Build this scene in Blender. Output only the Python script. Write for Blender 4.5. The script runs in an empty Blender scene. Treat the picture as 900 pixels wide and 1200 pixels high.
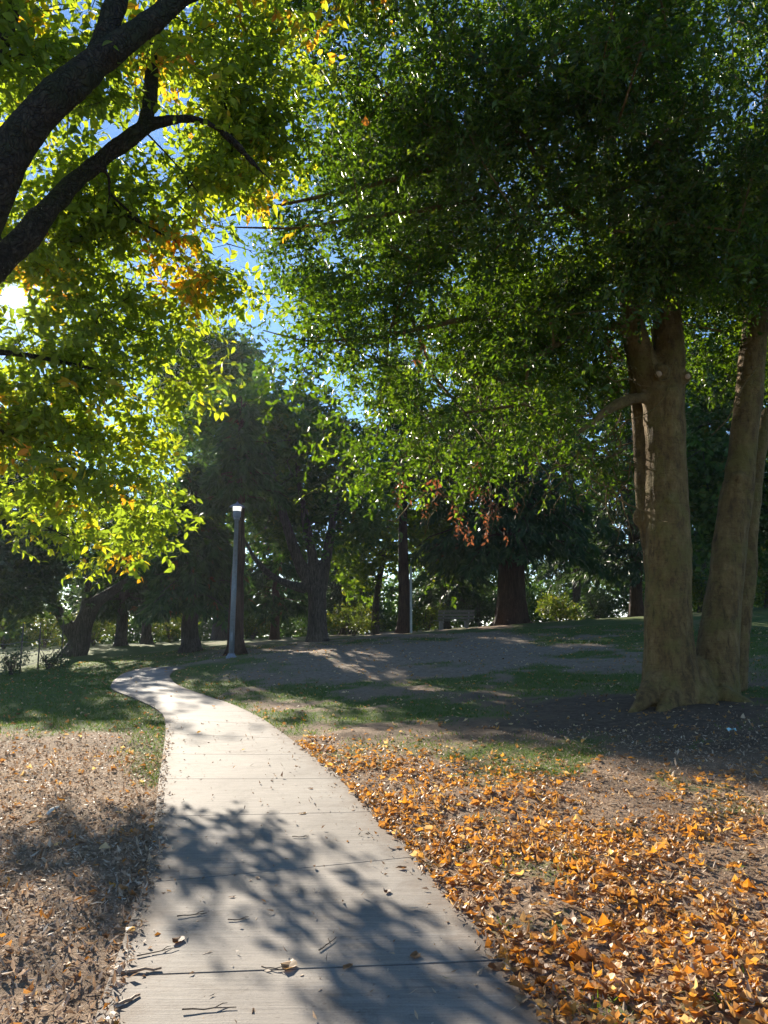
import bpy, math, numpy as np
from mathutils import Vector

S = bpy.context.scene
COL = S.collection
R = math.radians
PI = math.pi
rng = np.random.default_rng(11)

# ------------------------------------------------------------------ camera
PITCH = R(8.0); F = 924.0; EYE = 1.6
cp, sp = math.cos(PITCH), math.sin(PITCH)
cam = bpy.data.objects.new('camera', bpy.data.cameras.new('camera'))
COL.objects.link(cam); S.camera = cam
cam.data.sensor_fit = 'VERTICAL'; cam.data.sensor_height = 24.0
cam.data.lens = 24.0*F/1200.0
cam.data.clip_start = 0.05; cam.data.clip_end = 6000
cam.location = (0, 0, EYE); cam.rotation_euler = (R(90)+PITCH, 0, 0)

def at(px, py, Y):
    """world point at forward distance Y seen at photograph pixel (px, py)"""
    dx, dz = (px-450)/F, (600-py)/F
    t = Y/(cp-dz*sp)
    return np.array([dx*t, Y, EYE+(sp+dz*cp)*t])

def proj(P):
    P = np.asarray(P, float)
    y, z = P[..., 1], P[..., 2]-EYE
    d = np.maximum(y*cp+z*sp, 1e-3); u = -y*sp+z*cp
    return 450+F*P[..., 0]/d, 600-F*u/d

# ------------------------------------------------------------------ noise
def _h(i, seed):
    i = np.asarray(i, np.int64)
    with np.errstate(over='ignore'):
        v = (i*np.int64(374761393)+np.int64(seed)*np.int64(668265263))
        v = (v ^ (v >> 13))*np.int64(1274126177)
        v = v ^ (v >> 16)
    return (v & 0xffffff)/float(0xffffff)

def vnoise(P, seed=0):
    P = np.asarray(P, float); d = P.shape[-1]
    I = np.floor(P).astype(np.int64); f = P-I; f = f*f*(3-2*f)
    out = 0.0
    mul = np.array([1, 7919, 104729][:d], np.int64)
    for c in range(2**d):
        off = np.array([(c >> k) & 1 for k in range(d)], np.int64)
        w = 1.0
        for k in range(d):
            w = w*(f[..., k] if off[k] else 1-f[..., k])
        out = out+w*_h(((I+off)*mul).sum(-1), seed)
    return out

def fbm(P, seed=0, oct=4):
    P = np.asarray(P, float); a, s, o = 0.5, 0, 0.0
    for k in range(oct):
        o = o+a*vnoise(P*2**k, seed+k); s += a; a *= 0.5
    return o/s

def sstep(a, b, x):
    t = np.clip((np.asarray(x, float)-a)/(b-a), 0, 1); return t*t*(3-2*t)

def unit(v):
    v = np.asarray(v, float)
    return v/np.maximum(np.linalg.norm(v, axis=-1, keepdims=True), 1e-9)

# ------------------------------------------------------------------ objects
def tag(o, label=None, cat=None, group=None, kind=None):
    if label: o['label'] = label
    if cat: o['category'] = cat
    if group: o['group'] = group
    if kind: o['kind'] = kind
    return o

def empty(name, loc, label, cat, group=None, rz=0.0):
    o = bpy.data.objects.new(name, None); COL.objects.link(o)
    o.location = tuple(float(c) for c in loc); o.rotation_euler = (0, 0, rz); o.empty_display_size = 0.2
    return tag(o, label, cat, group)

def mesh_np(name, V, loops, counts, mats=(), midx=None, tint=None, smooth=False, vattr=None):
    me = bpy.data.meshes.new(name)
    V = np.ascontiguousarray(V, np.float32).reshape(-1, 3)
    loops = np.ascontiguousarray(loops, np.int32); counts = np.ascontiguousarray(counts, np.int32)
    me.vertices.add(len(V)); me.vertices.foreach_set('co', V.ravel())
    me.loops.add(len(loops)); me.loops.foreach_set('vertex_index', loops)
    me.polygons.add(len(counts))
    st = np.zeros(len(counts), np.int32); st[1:] = np.cumsum(counts)[:-1]
    me.polygons.foreach_set('loop_start', st)
    if midx is not None: me.polygons.foreach_set('material_index', np.ascontiguousarray(midx, np.int32))
    me.polygons.foreach_set('use_smooth', np.full(len(counts), bool(smooth)))
    for m in mats: me.materials.append(m)
    if tint is not None:
        a = me.attributes.new('tint', 'FLOAT', 'FACE'); a.data.foreach_set('value', np.ascontiguousarray(tint, np.float32))
    for k, v in (vattr or {}).items():
        a = me.attributes.new(k, 'FLOAT', 'POINT'); a.data.foreach_set('value', np.ascontiguousarray(v, np.float32))
    me.update(calc_edges=True); me.validate()
    return me

def obj(name, me, parent=None, origin=None):
    """link a mesh; with an origin its world coordinates are made local to that point"""
    if origin is not None:
        n = len(me.vertices); c = np.empty(n*3, np.float32); me.vertices.foreach_get('co', c)
        c = c.reshape(-1, 3)-np.asarray(origin, np.float32); me.vertices.foreach_set('co', c.ravel()); me.update()
    o = bpy.data.objects.new(name, me); COL.objects.link(o)
    if parent is not None: o.parent = parent
    return o

class MB:
    """collects tubes, boxes and lathes as plain arrays"""
    def __init__(s): s.V = []; s.L = []; s.C = []; s.n = 0; s.T = []
    def add(s, V, faces, t=0.5):
        V = np.asarray(V, float)
        s.V.append(V)
        for f in faces: s.L.extend([i+s.n for i in f]); s.C.append(len(f)); s.T.append(t)
        s.n += len(V)
    def tube(s, P, rad, k=8, cap=True, t=0.5, jitter=0.0, seed=0):
        P = np.asarray(P, float); n = len(P)
        rad = np.broadcast_to(np.asarray(rad, float), (n,))
        T = np.gradient(P, axis=0); T = unit(T)
        a = np.array([0, 0, 1.0]) if abs(T[0][2]) < 0.9 else np.array([1.0, 0, 0])
        u = unit(np.cross(T[0], a)); V = []
        ang = np.arange(k)*2*PI/k
        for i in range(n):
            u = unit(u-T[i]*np.dot(u, T[i])); v = np.cross(T[i], u)
            V.append(P[i]+rad[i]*(np.cos(ang)[:, None]*u+np.sin(ang)[:, None]*v))
        V = np.concatenate(V)
        fs = [(i*k+j, i*k+(j+1) % k, (i+1)*k+(j+1) % k, (i+1)*k+j) for i in range(n-1) for j in range(k)]
        if cap: fs += [tuple(range(k-1, -1, -1)), tuple((n-1)*k+j for j in range(k))]
        s.add(V, fs, t)
    def box(s, c, size, rot=None, t=0.5, bev=0.0):
        x, y, z = np.asarray(size, float)/2
        b = min(bev, x*.45, y*.45, z*.45)
        if b <= 0:
            V = np.array([[sx*x, sy*y, sz*z] for sz in (-1, 1) for sy in (-1, 1) for sx in (-1, 1)])
            fs = [(0, 2, 3, 1), (4, 5, 7, 6), (0, 1, 5, 4), (2, 6, 7, 3), (0, 4, 6, 2), (1, 3, 7, 5)]
        else:
            oct_ = [(-x+b, -y), (x-b, -y), (x, -y+b), (x, y-b), (x-b, y), (-x+b, y), (-x, y-b), (-x, -y+b)]
            V = np.array([(p[0], p[1], zz) for zz in (-z, z) for p in oct_])
            fs = [tuple(range(7, -1, -1)), tuple(range(8, 16))]+[(j, (j+1) % 8, 8+(j+1) % 8, 8+j) for j in range(8)]
        if rot is not None: V = V@np.asarray(rot).T
        s.add(V+np.asarray(c, float), fs, t)
    def lathe(s, prof, c=(0, 0, 0), k=24, t=0.5, flute=None):
        ang = np.arange(k)*2*PI/k; V = []
        for r, z in prof:
            V.append(np.stack([r*np.cos(ang), r*np.sin(ang), np.full(k, z)], 1))
        V = np.concatenate(V)+np.asarray(c, float); n = len(prof)
        fs = [(i*k+j, i*k+(j+1) % k, (i+1)*k+(j+1) % k, (i+1)*k+j) for i in range(n-1) for j in range(k)]
        fs += [tuple(range(k-1, -1, -1)), tuple((n-1)*k+j for j in range(k))]
        s.add(V, fs, t)
    def mesh(s, name, mats, smooth=True):
        return mesh_np(name, np.concatenate(s.V), s.L, s.C, mats, smooth=smooth, tint=s.T)

def rotz(a):
    c, s_ = math.cos(a), math.sin(a); return np.array([[c, -s_, 0], [s_, c, 0], [0, 0, 1.0]])

# ------------------------------------------------------------------ leaves
TPL = {
 'ovate': (np.array([[0, 0, 0], [.28, .42, 1], [.28, 0, 0], [.28, -.42, 1], [.64, .36, 1], [.64, 0, 0], [.64, -.36, 1], [1, 0, 0]]),
           [(0, 2, 1), (0, 3, 2), (1, 2, 5, 4), (2, 3, 6, 5), (4, 5, 7), (5, 6, 7)]),
 'fold': (np.array([[0, 0, 0], [.45, .5, 1], [1, 0, 0], [.45, -.5, 1]]), [(0, 2, 1), (0, 3, 2)]),
 'quad': (np.array([[0, 0, 0], [.5, .5, .3], [1, 0, 0], [.5, -.5, .3]]), [(0, 3, 2, 1)]),
 'litter': (np.array([[-.16, .01, .2], [-.16, -.01, .2], [0, .10, .6], [0, -.10, .6], [.14, .36, 1], [.15, .02, 0], [.16, -.34, 1], [.36, .52, 1.2], [.38, 0, .05], [.34, -.48, .9], [.60, .43, .8], [.62, -.02, 0], [.58, -.5, 1.2],
                      [.82, .25, 1.1], [.84, 0, 0.1], [.8, -.28, .8], [.98, .03, .3], [1.02, -.03, .3]]),
            [(0, 1, 3, 2), (2, 3, 5), (2, 5, 4), (3, 6, 5), (4, 5, 8, 7), (5, 6, 9, 8), (7, 8, 11, 10), (8, 9, 12, 11), (10, 11, 14, 13), (11, 12, 15, 14), (13, 14, 16), (14, 17, 16), (14, 15, 17)]),
}

def leaf_arrays(P, D, N, L, W, fold, curl, kind):
    T, faces = TPL[kind]
    P = np.asarray(P, float); n = len(P)
    D = unit(D); B = unit(np.cross(N, D)); N = np.cross(D, B)
    L = np.broadcast_to(np.asarray(L, float), (n,)); W = np.broadcast_to(np.asarray(W, float), (n,))
    fold = np.broadcast_to(np.asarray(fold, float), (n,)); curl = np.broadcast_to(np.asarray(curl, float), (n,))
    a, b, c = T[:, 0], T[:, 1], T[:, 2]
    bend = (a**2)[None] if kind != 'litter' else ((a-.45)**2)[None]*2.2
    up = ((np.abs(b)*np.where(c > 0, c, 0 if kind == 'litter' else 1))[None]*W[:, None]*fold[:, None]+curl[:, None]*L[:, None]*bend)
    if kind == 'litter':   # dry leaves twist and cup
        tw = np.sin(P[:, 0]*977+P[:, 1]*613)*.55
        up = up+tw[:, None]*W[:, None]*(a-.4)[None]*b[None]*2+np.sin(P[:, :1]*531+a[None]*7+b[None]*5)*W[:, None]*.07
    V = (P[:, None]+D[:, None]*(a[None, :, None]*L[:, None, None])+B[:, None]*(b[None, :, None]*W[:, None, None])
         + N[:, None]*up[:, :, None])
    base = np.array([i for f in faces for i in f]); cnt = np.array([len(f) for f in faces])
    loops = (base[None]+(np.arange(n)*len(T))[:, None]).ravel()
    return V.reshape(-1, 3), loops, np.tile(cnt, n), len(faces)

def leaves_mesh(name, parts, mats):
    """parts: list of (P,D,N,L,W,fold,curl,kind,tint,mat)"""
    Vs, Ls, Cs, Ts, Ms, off = [], [], [], [], [], 0
    for P, D, N, L, W, fo, cu, kind, tint, m in parts:
        V, l, c, nf = leaf_arrays(P, D, N, L, W, fo, cu, kind)
        Vs.append(V); Ls.append(l+off); Cs.append(c); off += len(V)
        Ts.append(np.repeat(np.broadcast_to(tint, (len(P),)), nf)); Ms.append(np.full(len(P)*nf, m))
    return mesh_np(name, np.concatenate(Vs), np.concatenate(Ls), np.concatenate(Cs), mats, np.concatenate(Ms), np.concatenate(Ts))

def rdir(n, r=rng):
    return unit(r.normal(size=(n, 3)))

# ------------------------------------------------------------------ materials
def newmat(name):
    m = bpy.data.materials.new(name); m.use_nodes = True
    nt = m.node_tree
    for n in list(nt.nodes): nt.nodes.remove(n)
    out = nt.nodes.new('ShaderNodeOutputMaterial')
    return m, nt, out

def N_(nt, t, **kw):
    n = nt.nodes.new(t)
    for k, v in kw.items():
        if k in n.inputs: n.inputs[k].default_value = v
        else: setattr(n, k, v)
    return n

def ramp(nt, fac, stops, interp='LINEAR'):
    r = nt.nodes.new('ShaderNodeValToRGB'); r.color_ramp.interpolation = interp
    e = r.color_ramp.elements
    while len(e) < len(stops): e.new(0.5)
    for x, (p, c) in zip(e, stops): x.position = p; x.color = (*c, 1)
    nt.links.new(fac, r.inputs['Fac']); return r.outputs['Color']

def attr(nt, name):
    a = nt.nodes.new('ShaderNodeAttribute'); a.attribute_name = name; return a.outputs['Fac']

def noise(nt, scale, detail=5, rough=0.6, vec=None, mapscale=None, dist=0.0):
    n = nt.nodes.new('ShaderNodeTexNoise'); n.inputs['Scale'].default_value = scale
    n.inputs['Detail'].default_value = detail; n.inputs['Roughness'].default_value = rough; n.inputs['Distortion'].default_value = dist
    if vec is None:
        tc = nt.nodes.new('ShaderNodeTexCoord'); vec = tc.outputs['Object']
    if mapscale:
        mp = nt.nodes.new('ShaderNodeMapping'); mp.inputs['Scale'].default_value = mapscale
        nt.links.new(vec, mp.inputs['Vector']); vec = mp.outputs['Vector']
    nt.links.new(vec, n.inputs['Vector']); return n.outputs['Fac']

def mixc(nt, fac, a, b, mode='MIX'):
    m = nt.nodes.new('ShaderNodeMix'); m.data_type = 'RGBA'; m.blend_type = mode
    for sock, v in ((m.inputs['Factor'], fac), (m.inputs[6], a), (m.inputs[7], b)):
        if isinstance(v, (int, float)): sock.default_value = v
        elif isinstance(v, tuple): sock.default_value = (*v, 1)
        else: nt.links.new(v, sock)
    return m.outputs[2]

def math_(nt, op, a, b=0.0, clamp=False):
    m = nt.nodes.new('ShaderNodeMath'); m.operation = op; m.use_clamp = clamp
    for i, v in enumerate((a, b)):
        if isinstance(v, (int, float)): m.inputs[i].default_value = v
        else: nt.links.new(v, m.inputs[i])
    return m.outputs[0]

def bump(nt, h, strength=0.5, dist=0.02):
    b = nt.nodes.new('ShaderNodeBump'); b.inputs['Strength'].default_value = strength; b.inputs['Distance'].default_value = dist
    nt.links.new(h, b.inputs['Height']); return b.outputs['Normal']

def leafmat(name, stops, transl=0.5, rough=0.45, spec=0.4, boost=(1.5, 1.5, .6), rand=False):
    m, nt, out = newmat(name)
    if rand:
        oi = nt.nodes.new('ShaderNodeObjectInfo'); fac = oi.outputs['Random']
    else: fac = attr(nt, 'tint')
    c = ramp(nt, fac, stops)
    n = noise(nt, 60 if not rand else 40, 3)
    c = mixc(nt, 0.35, c, ramp(nt, n, [(0.3, (.35, .35, .3)), (0.7, (1.0, 1.0, 1.0))]), 'MULTIPLY')
    p = N_(nt, 'ShaderNodeBsdfPrincipled', Roughness=rough)
    p.inputs['Specular IOR Level'].default_value = spec
    nt.links.new(c, p.inputs['Base Color'])
    t = nt.nodes.new('ShaderNodeBsdfTranslucent')
    nt.links.new(mixc(nt, 1.0, c, boost, 'MULTIPLY'), t.inputs['Color'])
    mx = nt.nodes.new('ShaderNodeMixShader'); mx.inputs[0].default_value = transl
    nt.links.new(p.outputs[0], mx.inputs[1]); nt.links.new(t.outputs[0], mx.inputs[2])
    nt.links.new(mx.outputs[0], out.inputs['Surface'])
    return m

def barkmat(name, dark, mid, light, stretch=(6, 6, 1.2), bstr=0.6, bdist=0.03, moss=None, scale=3.0, crack_=.7):
    m, nt, out = newmat(name)
    f1 = noise(nt, scale, 6, 0.65, mapscale=stretch, dist=0.4)
    f2 = noise(nt, 1.3, 4, 0.6)
    f3 = noise(nt, 30, 3, 0.6)
    c = ramp(nt, f1, [(0.3, dark), (0.5, mid), (0.72, light)])
    c = mixc(nt, 0.4, c, ramp(nt, f2, [(0.3, (.45, .42, .4)), (0.7, (1.15, 1.1, 1.0))]), 'MULTIPLY')
    c = mixc(nt, 0.25, c, ramp(nt, f3, [(0.3, (.5, .5, .5)), (0.7, (1.2, 1.2, 1.2))]), 'MULTIPLY')
    if moss:
        g = ramp(nt, noise(nt, 2.2, 5, 0.7), [(0.47, (0, 0, 0)), (0.62, (1, 1, 1))])
        c = mixc(nt, math_(nt, 'MULTIPLY', g, 0.75), c, moss)
    vo = nt.nodes.new('ShaderNodeTexVoronoi'); vo.feature = 'DISTANCE_TO_EDGE'; vo.inputs['Scale'].default_value = scale*2.2
    tcv = nt.nodes.new('ShaderNodeTexCoord'); mpv = nt.nodes.new('ShaderNodeMapping'); mpv.inputs['Scale'].default_value = (stretch[0]*.5, stretch[1]*.5, stretch[2]*.5)
    wob = nt.nodes.new('ShaderNodeVectorMath'); wob.operation = 'MULTIPLY_ADD'; wob.inputs[1].default_value = (.35, .35, .35)
    nz = nt.nodes.new('ShaderNodeTexNoise'); nz.inputs['Scale'].default_value = 5; nt.links.new(tcv.outputs['Object'], nz.inputs['Vector'])
    nt.links.new(nz.outputs['Color'], wob.inputs[0]); nt.links.new(tcv.outputs['Object'], wob.inputs[2])
    nt.links.new(wob.outputs[0], mpv.inputs['Vector']); nt.links.new(mpv.outputs['Vector'], vo.inputs['Vector'])
    crack = ramp(nt, vo.outputs['Distance'], [(0.0, (.42, .38, .35)), (.09, (1, 1, 1))])
    c = mixc(nt, crack_, c, crack, 'MULTIPLY')
    if crack_ < .3:   # smooth bark: pits and shallow wrinkles instead of plates
        pit = noise(nt, 7, 7, .75, mapscale=(2.2, 2.2, .7), dist=.6); c = mixc(nt, .8, c, ramp(nt, pit, [(.34, (.38, .33, .3)), (.46, (1, 1, 1)), (.7, (1.12, 1.1, 1.02))]), 'MULTIPLY')
        wr = noise(nt, 4, 5, .7, mapscale=(1, 1, 9), dist=.3); c = mixc(nt, .35, c, ramp(nt, wr, [(.35, (.55, .52, .5)), (.5, (1, 1, 1))]), 'MULTIPLY')
    p = N_(nt, 'ShaderNodeBsdfPrincipled', Roughness=0.85)
    p.inputs['Specular IOR Level'].default_value = 0.25
    nt.links.new(c, p.inputs['Base Color'])
    h = math_(nt, 'ADD', f1, math_(nt, 'MULTIPLY', f3, 0.35))
    h = math_(nt, 'ADD', h, math_(nt, 'MULTIPLY', math_(nt, 'MINIMUM', math_(nt, 'MULTIPLY', vo.outputs['Distance'], 4.0), .5), crack_*1.4))
    if crack_ < .3: h = math_(nt, 'ADD', h, math_(nt, 'MULTIPLY', math_(nt, 'ADD', pit, wr), .8))
    nt.links.new(bump(nt, h, bstr, bdist), p.inputs['Normal'])
    nt.links.new(p.outputs[0], out.inputs['Surface'])
    return m

def plain(name, color, rough=0.5, metal=0.0, var=0.25, nscale=12, bstr=0.15):
    m, nt, out = newmat(name)
    n = noise(nt, nscale, 5, 0.6)
    lo = tuple(c*(1-var) for c in color); hi = tuple(min(1, c*(1+var)) for c in color)
    p = N_(nt, 'ShaderNodeBsdfPrincipled', Roughness=rough, Metallic=metal)
    nt.links.new(ramp(nt, n, [(0.3, lo), (0.7, hi)]), p.inputs['Base Color'])
    nt.links.new(bump(nt, noise(nt, nscale*5, 3), bstr, 0.004), p.inputs['Normal'])
    nt.links.new(p.outputs[0], out.inputs['Surface'])
    return m

# leaf colours: tint 0..1
M_near = leafmat('autumn_leaf', [(0, (.12, .18, .055)), (.35, (.18, .26, .06)), (.7, (.30, .34, .065)), (.84, (.42, .33, .06)), (1, (.50, .24, .06))], .66, .45, .3, (2.1, 1.95, .4))
M_holly = leafmat('glossy_evergreen_leaf', [(0, (.022, .042, .012)), (.5, (.05, .088, .018)), (.85, (.085, .13, .026)), (1, (.13, .16, .04))], .52, .36, .34, (3.1, 3.2, .42))
M_dead = leafmat('dead_leaf', [(0, (.16, .06, .03)), (1, (.34, .14, .07))], .4, .6, .2, (1.3, 1.1, .8))
M_maple = leafmat('maple_leaf', [(0, (.04, .09, .027)), (.6, (.08, .155, .036)), (.9, (.13, .20, .04)), (1, (.18, .17, .035))], .45, .5, .3)
M_lime = leafmat('bright_maple_leaf', [(0, (.06, .11, .02)), (.7, (.13, .19, .025)), (1, (.22, .24, .03))], .55, .5, .3, (1.7, 1.8, .5))
M_dark = leafmat('dark_tree_leaf', [(0, (.032, .062, .036)), (.6, (.06, .10, .046)), (1, (.10, .14, .05))], .3, .5, .3)
M_cedar = leafmat('cedar_spray', [(0, (.032, .066, .03)), (.6, (.06, .118, .04)), (.9, (.10, .155, .046)), (1, (.15, .085, .035))], .3, .6, .25)
M_shrub = leafmat('shrub_leaf', [(0, (.05, .08, .02)), (.7, (.12, .16, .03)), (1, (.25, .2, .04))], .5, .5, .3)
M_litter = leafmat('fallen_leaf_litter', [(0, (.20, .11, .06)), (.25, (.40, .23, .12)), (.55, (.47, .24, .07)), (.78, (.58, .31, .055)), (.9, (.62, .42, .2)), (1, (.68, .55, .40))], .4, .5, .35, (1.6, 1.3, .6))
M_leafobj = leafmat('fallen_leaf_skin', [(0, (.20, .09, .035)), (.3, (.38, .17, .045)), (.6, (.52, .22, .03)), (.85, (.60, .30, .035)), (1, (.55, .38, .22))], .45, .5, .35, (1.6, 1.3, .6), rand=True)
M_bits = leafmat('dry_leaf_crumb', [(0, (.12, .07, .04)), (.35, (.29, .19, .115)), (.7, (.50, .37, .26)), (.93, (.70, .60, .48)), (1, (.50, .21, .03))], .25, .6, .25, (1.2, 1.1, 1))
M_grass = leafmat('grass_blade', [(0, (.045, .09, .014)), (.6, (.085, .15, .02)), (.9, (.13, .18, .03)), (1, (.28, .24, .12))], .45, .5, .3)
B_holly = barkmat('smooth_olive_bark', (.09, .052, .022), (.195, .122, .046), (.30, .20, .085), (3, 3, 1.4), 1.0, .03, (.16, .125, .035), 2.6, .16)
B_near = barkmat('grey_brown_bark', (.016, .012, .010), (.045, .034, .026), (.095, .075, .056), (3, 3, 2), 1.0, .05, (.028, .034, .013), 6)
B_grey = barkmat('furrowed_grey_bark', (.03, .027, .025), (.085, .075, .065), (.16, .145, .13), (7, 7, 1.0), .9, .04)
B_red = barkmat('fibrous_red_bark', (.032, .019, .014), (.085, .047, .034), (.15, .09, .062), (9, 9, .6), .9, .04)

# ------------------------------------------------------------------ terrain
SUN_EL, SUN_AZ = R(21.1), R(-26.3)
SUN = np.array([math.sin(SUN_AZ)*math.cos(SUN_EL), math.cos(SUN_AZ)*math.cos(SUN_EL), math.sin(SUN_EL)])

def slope_of(py):
    dz = (600-py)/F; return (sp+dz*cp)/(cp-dz*sp)
def anchor(px, py, Y): return at(px, py, Y)
anch = []
for px, py, Y in [(271, 770, 24), (370, 752, 33), (472, 742, 36), (538, 738, 40), (597, 732, 38), (740, 724, 42), (890, 716, 40),
                  (800, 822, 12.5), (228, 763, 30), (277, 769, 27), (95, 768, 36), (150, 757, 42), (10, 786, 30), (325, 750, 44), (20, 800, 24),
                  (900, 735, 30), (1100, 740, 30), (620, 770, 22), (450, 790, 20)]:
    anch.append(at(px, py, Y))
for x, y, z in [(-1, 0, 0), (1, 0, 0), (-3, 0, 0), (4, 0, .05), (0, -4, 0), (-.3, 3.5, 0), (-1, 6.5, 0.02), (-1.8, 10, .05), (-3, 14, .1), (-5, 17.9, .16), (-6.3, 21, .22), (-6.6, 24, .29),
                (-5, 6, 0), (-7, 12, .05), (-10, 18, .12), (2.0, 5, .05), (4, 6, .16), (-14, 5, 0), (9, 5, .4), (10, 15, .8), (18, 20, 1.5), (20, 36, 2.6), (-20, 15, .1), (-22, 36, .1), (-25, 46, .0), (0, 50, 1.0), (22, 50, 2.4), (-8, 50, .6)]:
    anch.append(np.array([x, y, z], float))
A_ = np.array(anch)
def _tps(r2): return 0.5*r2*np.log(np.maximum(r2, 1e-9))
_d2 = ((A_[:, None, :2]-A_[None, :, :2])**2).sum(-1)
_n = len(A_); _K = np.zeros((_n+3, _n+3)); _K[:_n, :_n] = _tps(_d2)+np.eye(_n)*0.6
_Pm = np.c_[np.ones(_n), A_[:, :2]]; _K[:_n, _n:] = _Pm; _K[_n:, :_n] = _Pm.T
_w = np.linalg.solve(_K, np.r_[A_[:, 2], 0, 0, 0])
def ground_smooth(x, y):
    x, y = np.asarray(x, float), np.asarray(y, float)
    sh = np.broadcast(x, y).shape
    xf = np.broadcast_to(x, sh).ravel(); yf = np.broadcast_to(y, sh).ravel()
    xc = np.clip(xf, -26, 24); yc = np.clip(yf, -5, 50)
    z = np.zeros(len(xc))
    for s in range(0, len(xc), 20000):
        q = slice(s, s+20000)
        d2 = (xc[q, None]-A_[None, :, 0])**2+(yc[q, None]-A_[None, :, 1])**2
        z[q] = _tps(d2)@_w[:_n]+_w[_n]+_w[_n+1]*xc[q]+_w[_n+2]*yc[q]
    out = np.maximum(np.maximum(np.abs(xf)-25, 0), np.maximum(yf-50, -5-yf))
    z = z-14*sstep(0, 120, out)
    return z.reshape(sh)

def on_ground(px, py, y0=1.5, y1=60):
    s = slope_of(py); dx = (px-450)/F; dz = (600-py)/F
    k = dx/(cp-dz*sp)
    ys = np.linspace(y0, y1, 900); f = EYE+s*ys-ground_smooth(k*ys, ys)
    i = int(np.argmax(f < 0)) if (f < 0).any() else len(ys)-1
    if i > 0 and f[i] < 0:
        t = f[i-1]/(f[i-1]-f[i]); y = ys[i-1]+t*(ys[i]-ys[i-1])
    else: y = ys[i]
    return np.array([k*y, y])

# path edges read off the photograph, then laid on the ground as world points
Lpix = [(96, 1260), (110, 1200), (128, 1150), (150, 1090), (170, 1035), (181, 965), (186, 915), (192, 880), (195, 851), (192, 838), (178, 828), (153, 817), (127, 808), (133, 798), (147, 788), (169, 783), (190, 781)]
Rpix = [(700, 1260), (640, 1200), (592, 1130), (533, 1060), (483, 1000), (443, 960), (403, 915), (357, 880), (331, 860), (308, 843), (273, 826), (239, 815), (207, 804), (197, 793), (203, 786), (215, 783.5), (232, 782)]
Lw = [on_ground(*p) for p in Lpix]; Rw = [on_ground(*p) for p in Rpix]
Lw = np.array([[-1.45, -3], [-1.3, 0]]+[list(p) for p in Lw]+[[-5.6, 26.3], [-4.4, 28.0], [-2.5, 29.5]])
Rw = np.array([[.9, -3], [.72, 0]]+[list(p) for p in Rw]+[[-4.9, 24.4], [-3.6, 26.2], [-1.6, 27.6]])
def smooth_line(P, n, it=3):
    d = np.r_[0, np.cumsum(np.linalg.norm(np.diff(P, axis=0), axis=1))]
    s = np.linspace(0, d[-1], n); Q = np.c_[np.interp(s, d, P[:, 0]), np.interp(s, d, P[:, 1])]
    for _ in range(it): Q[1:-1] = .25*Q[:-2]+.5*Q[1:-1]+.25*Q[2:]
    return Q
# pair them section by section
npair = len(Lw)
def dens(P, k=14):
    t = np.linspace(0, npair-1, (npair-1)*k+1); i = np.arange(npair)
    Q = np.c_[np.interp(t, i, P[:, 0]), np.interp(t, i, P[:, 1])]
    for _ in range(40): Q[1:-1] = .25*Q[:-2]+.5*Q[1:-1]+.25*Q[2:]
    return Q
Ld, Rd = dens(Lw)[:246], dens(Rw)[:246]   # beyond the bend soil and grass have closed over it
Cd = (Ld+Rd)/2
def path_dist(x, y):
    """signed distance to the nearer path edge (negative on the concrete), and 0"""
    P = np.stack([x, y], -1).reshape(-1, 2); out = np.full(len(P), 1e9)
    tL, tR = np.gradient(Ld, axis=0), np.gradient(Rd, axis=0)
    for s in range(0, len(P), 6000):
        p = P[s:s+6000]; n = np.arange(len(p))
        dL = np.linalg.norm(p[:, None]-Ld[None], axis=2); dR = np.linalg.norm(p[:, None]-Rd[None], axis=2)
        iL, iR = dL.argmin(1), dR.argmin(1)
        vL, vR = p-Ld[iL], p-Rd[iR]
        right_of_L = tL[iL, 0]*vL[:, 1]-tL[iL, 1]*vL[:, 0] < 0; left_of_R = tR[iR, 0]*vR[:, 1]-tR[iR, 1]*vR[:, 0] > 0
        d = np.minimum(dL[n, iL], dR[n, iR]); out[s:s+6000] = np.where(right_of_L & left_of_R & (d < 1.2) & (np.minimum(iL, iR) < len(Ld)-2), -d, d)
    return out.reshape(np.shape(x)), np.zeros(np.shape(x))
def path_x(y):
    o = slice(0, int(np.argmax(Ld[:, 1] > 17.5)))
    return np.interp(y, Ld[o, 1], Ld[o, 0]), np.interp(y, Rd[o, 1], Rd[o, 0])

def ground(x, y):
    x, y = np.asarray(x, float), np.asarray(y, float)
    return ground_smooth(x, y)

gx = np.unique(np.r_[np.arange(-12, 12.01, .13), np.sign([1, -1]).repeat(40)*np.tile(12+np.geomspace(.3, 1800, 40), 2)])
gy = np.unique(np.r_[np.arange(-4, 14, .12), np.arange(14, 34, .25), np.arange(34, 60, .6), 60+np.geomspace(1, 2500, 34), -4-np.geomspace(1, 600, 16)])
X, Y = np.meshgrid(gx, gy)
Z = ground_smooth(X, Y)
nearm = (np.abs(X) < 30) & (Y > -5) & (Y < 60)
pd = np.full(X.shape, 50.0); ph = np.zeros(X.shape)
pd[nearm], ph[nearm] = path_dist(X[nearm], Y[nearm])
off_path = sstep(0.0, .5, pd-ph)
lump = (fbm(np.stack([X*1.1, Y*1.1], -1), 5, 4)-.5)*.10+(fbm(np.stack([X*4, Y*4], -1), 9, 3)-.5)*.035
Z = Z+np.where(nearm, lump*off_path, 0)+np.where(nearm, off_path*.012-.012, 0)

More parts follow.
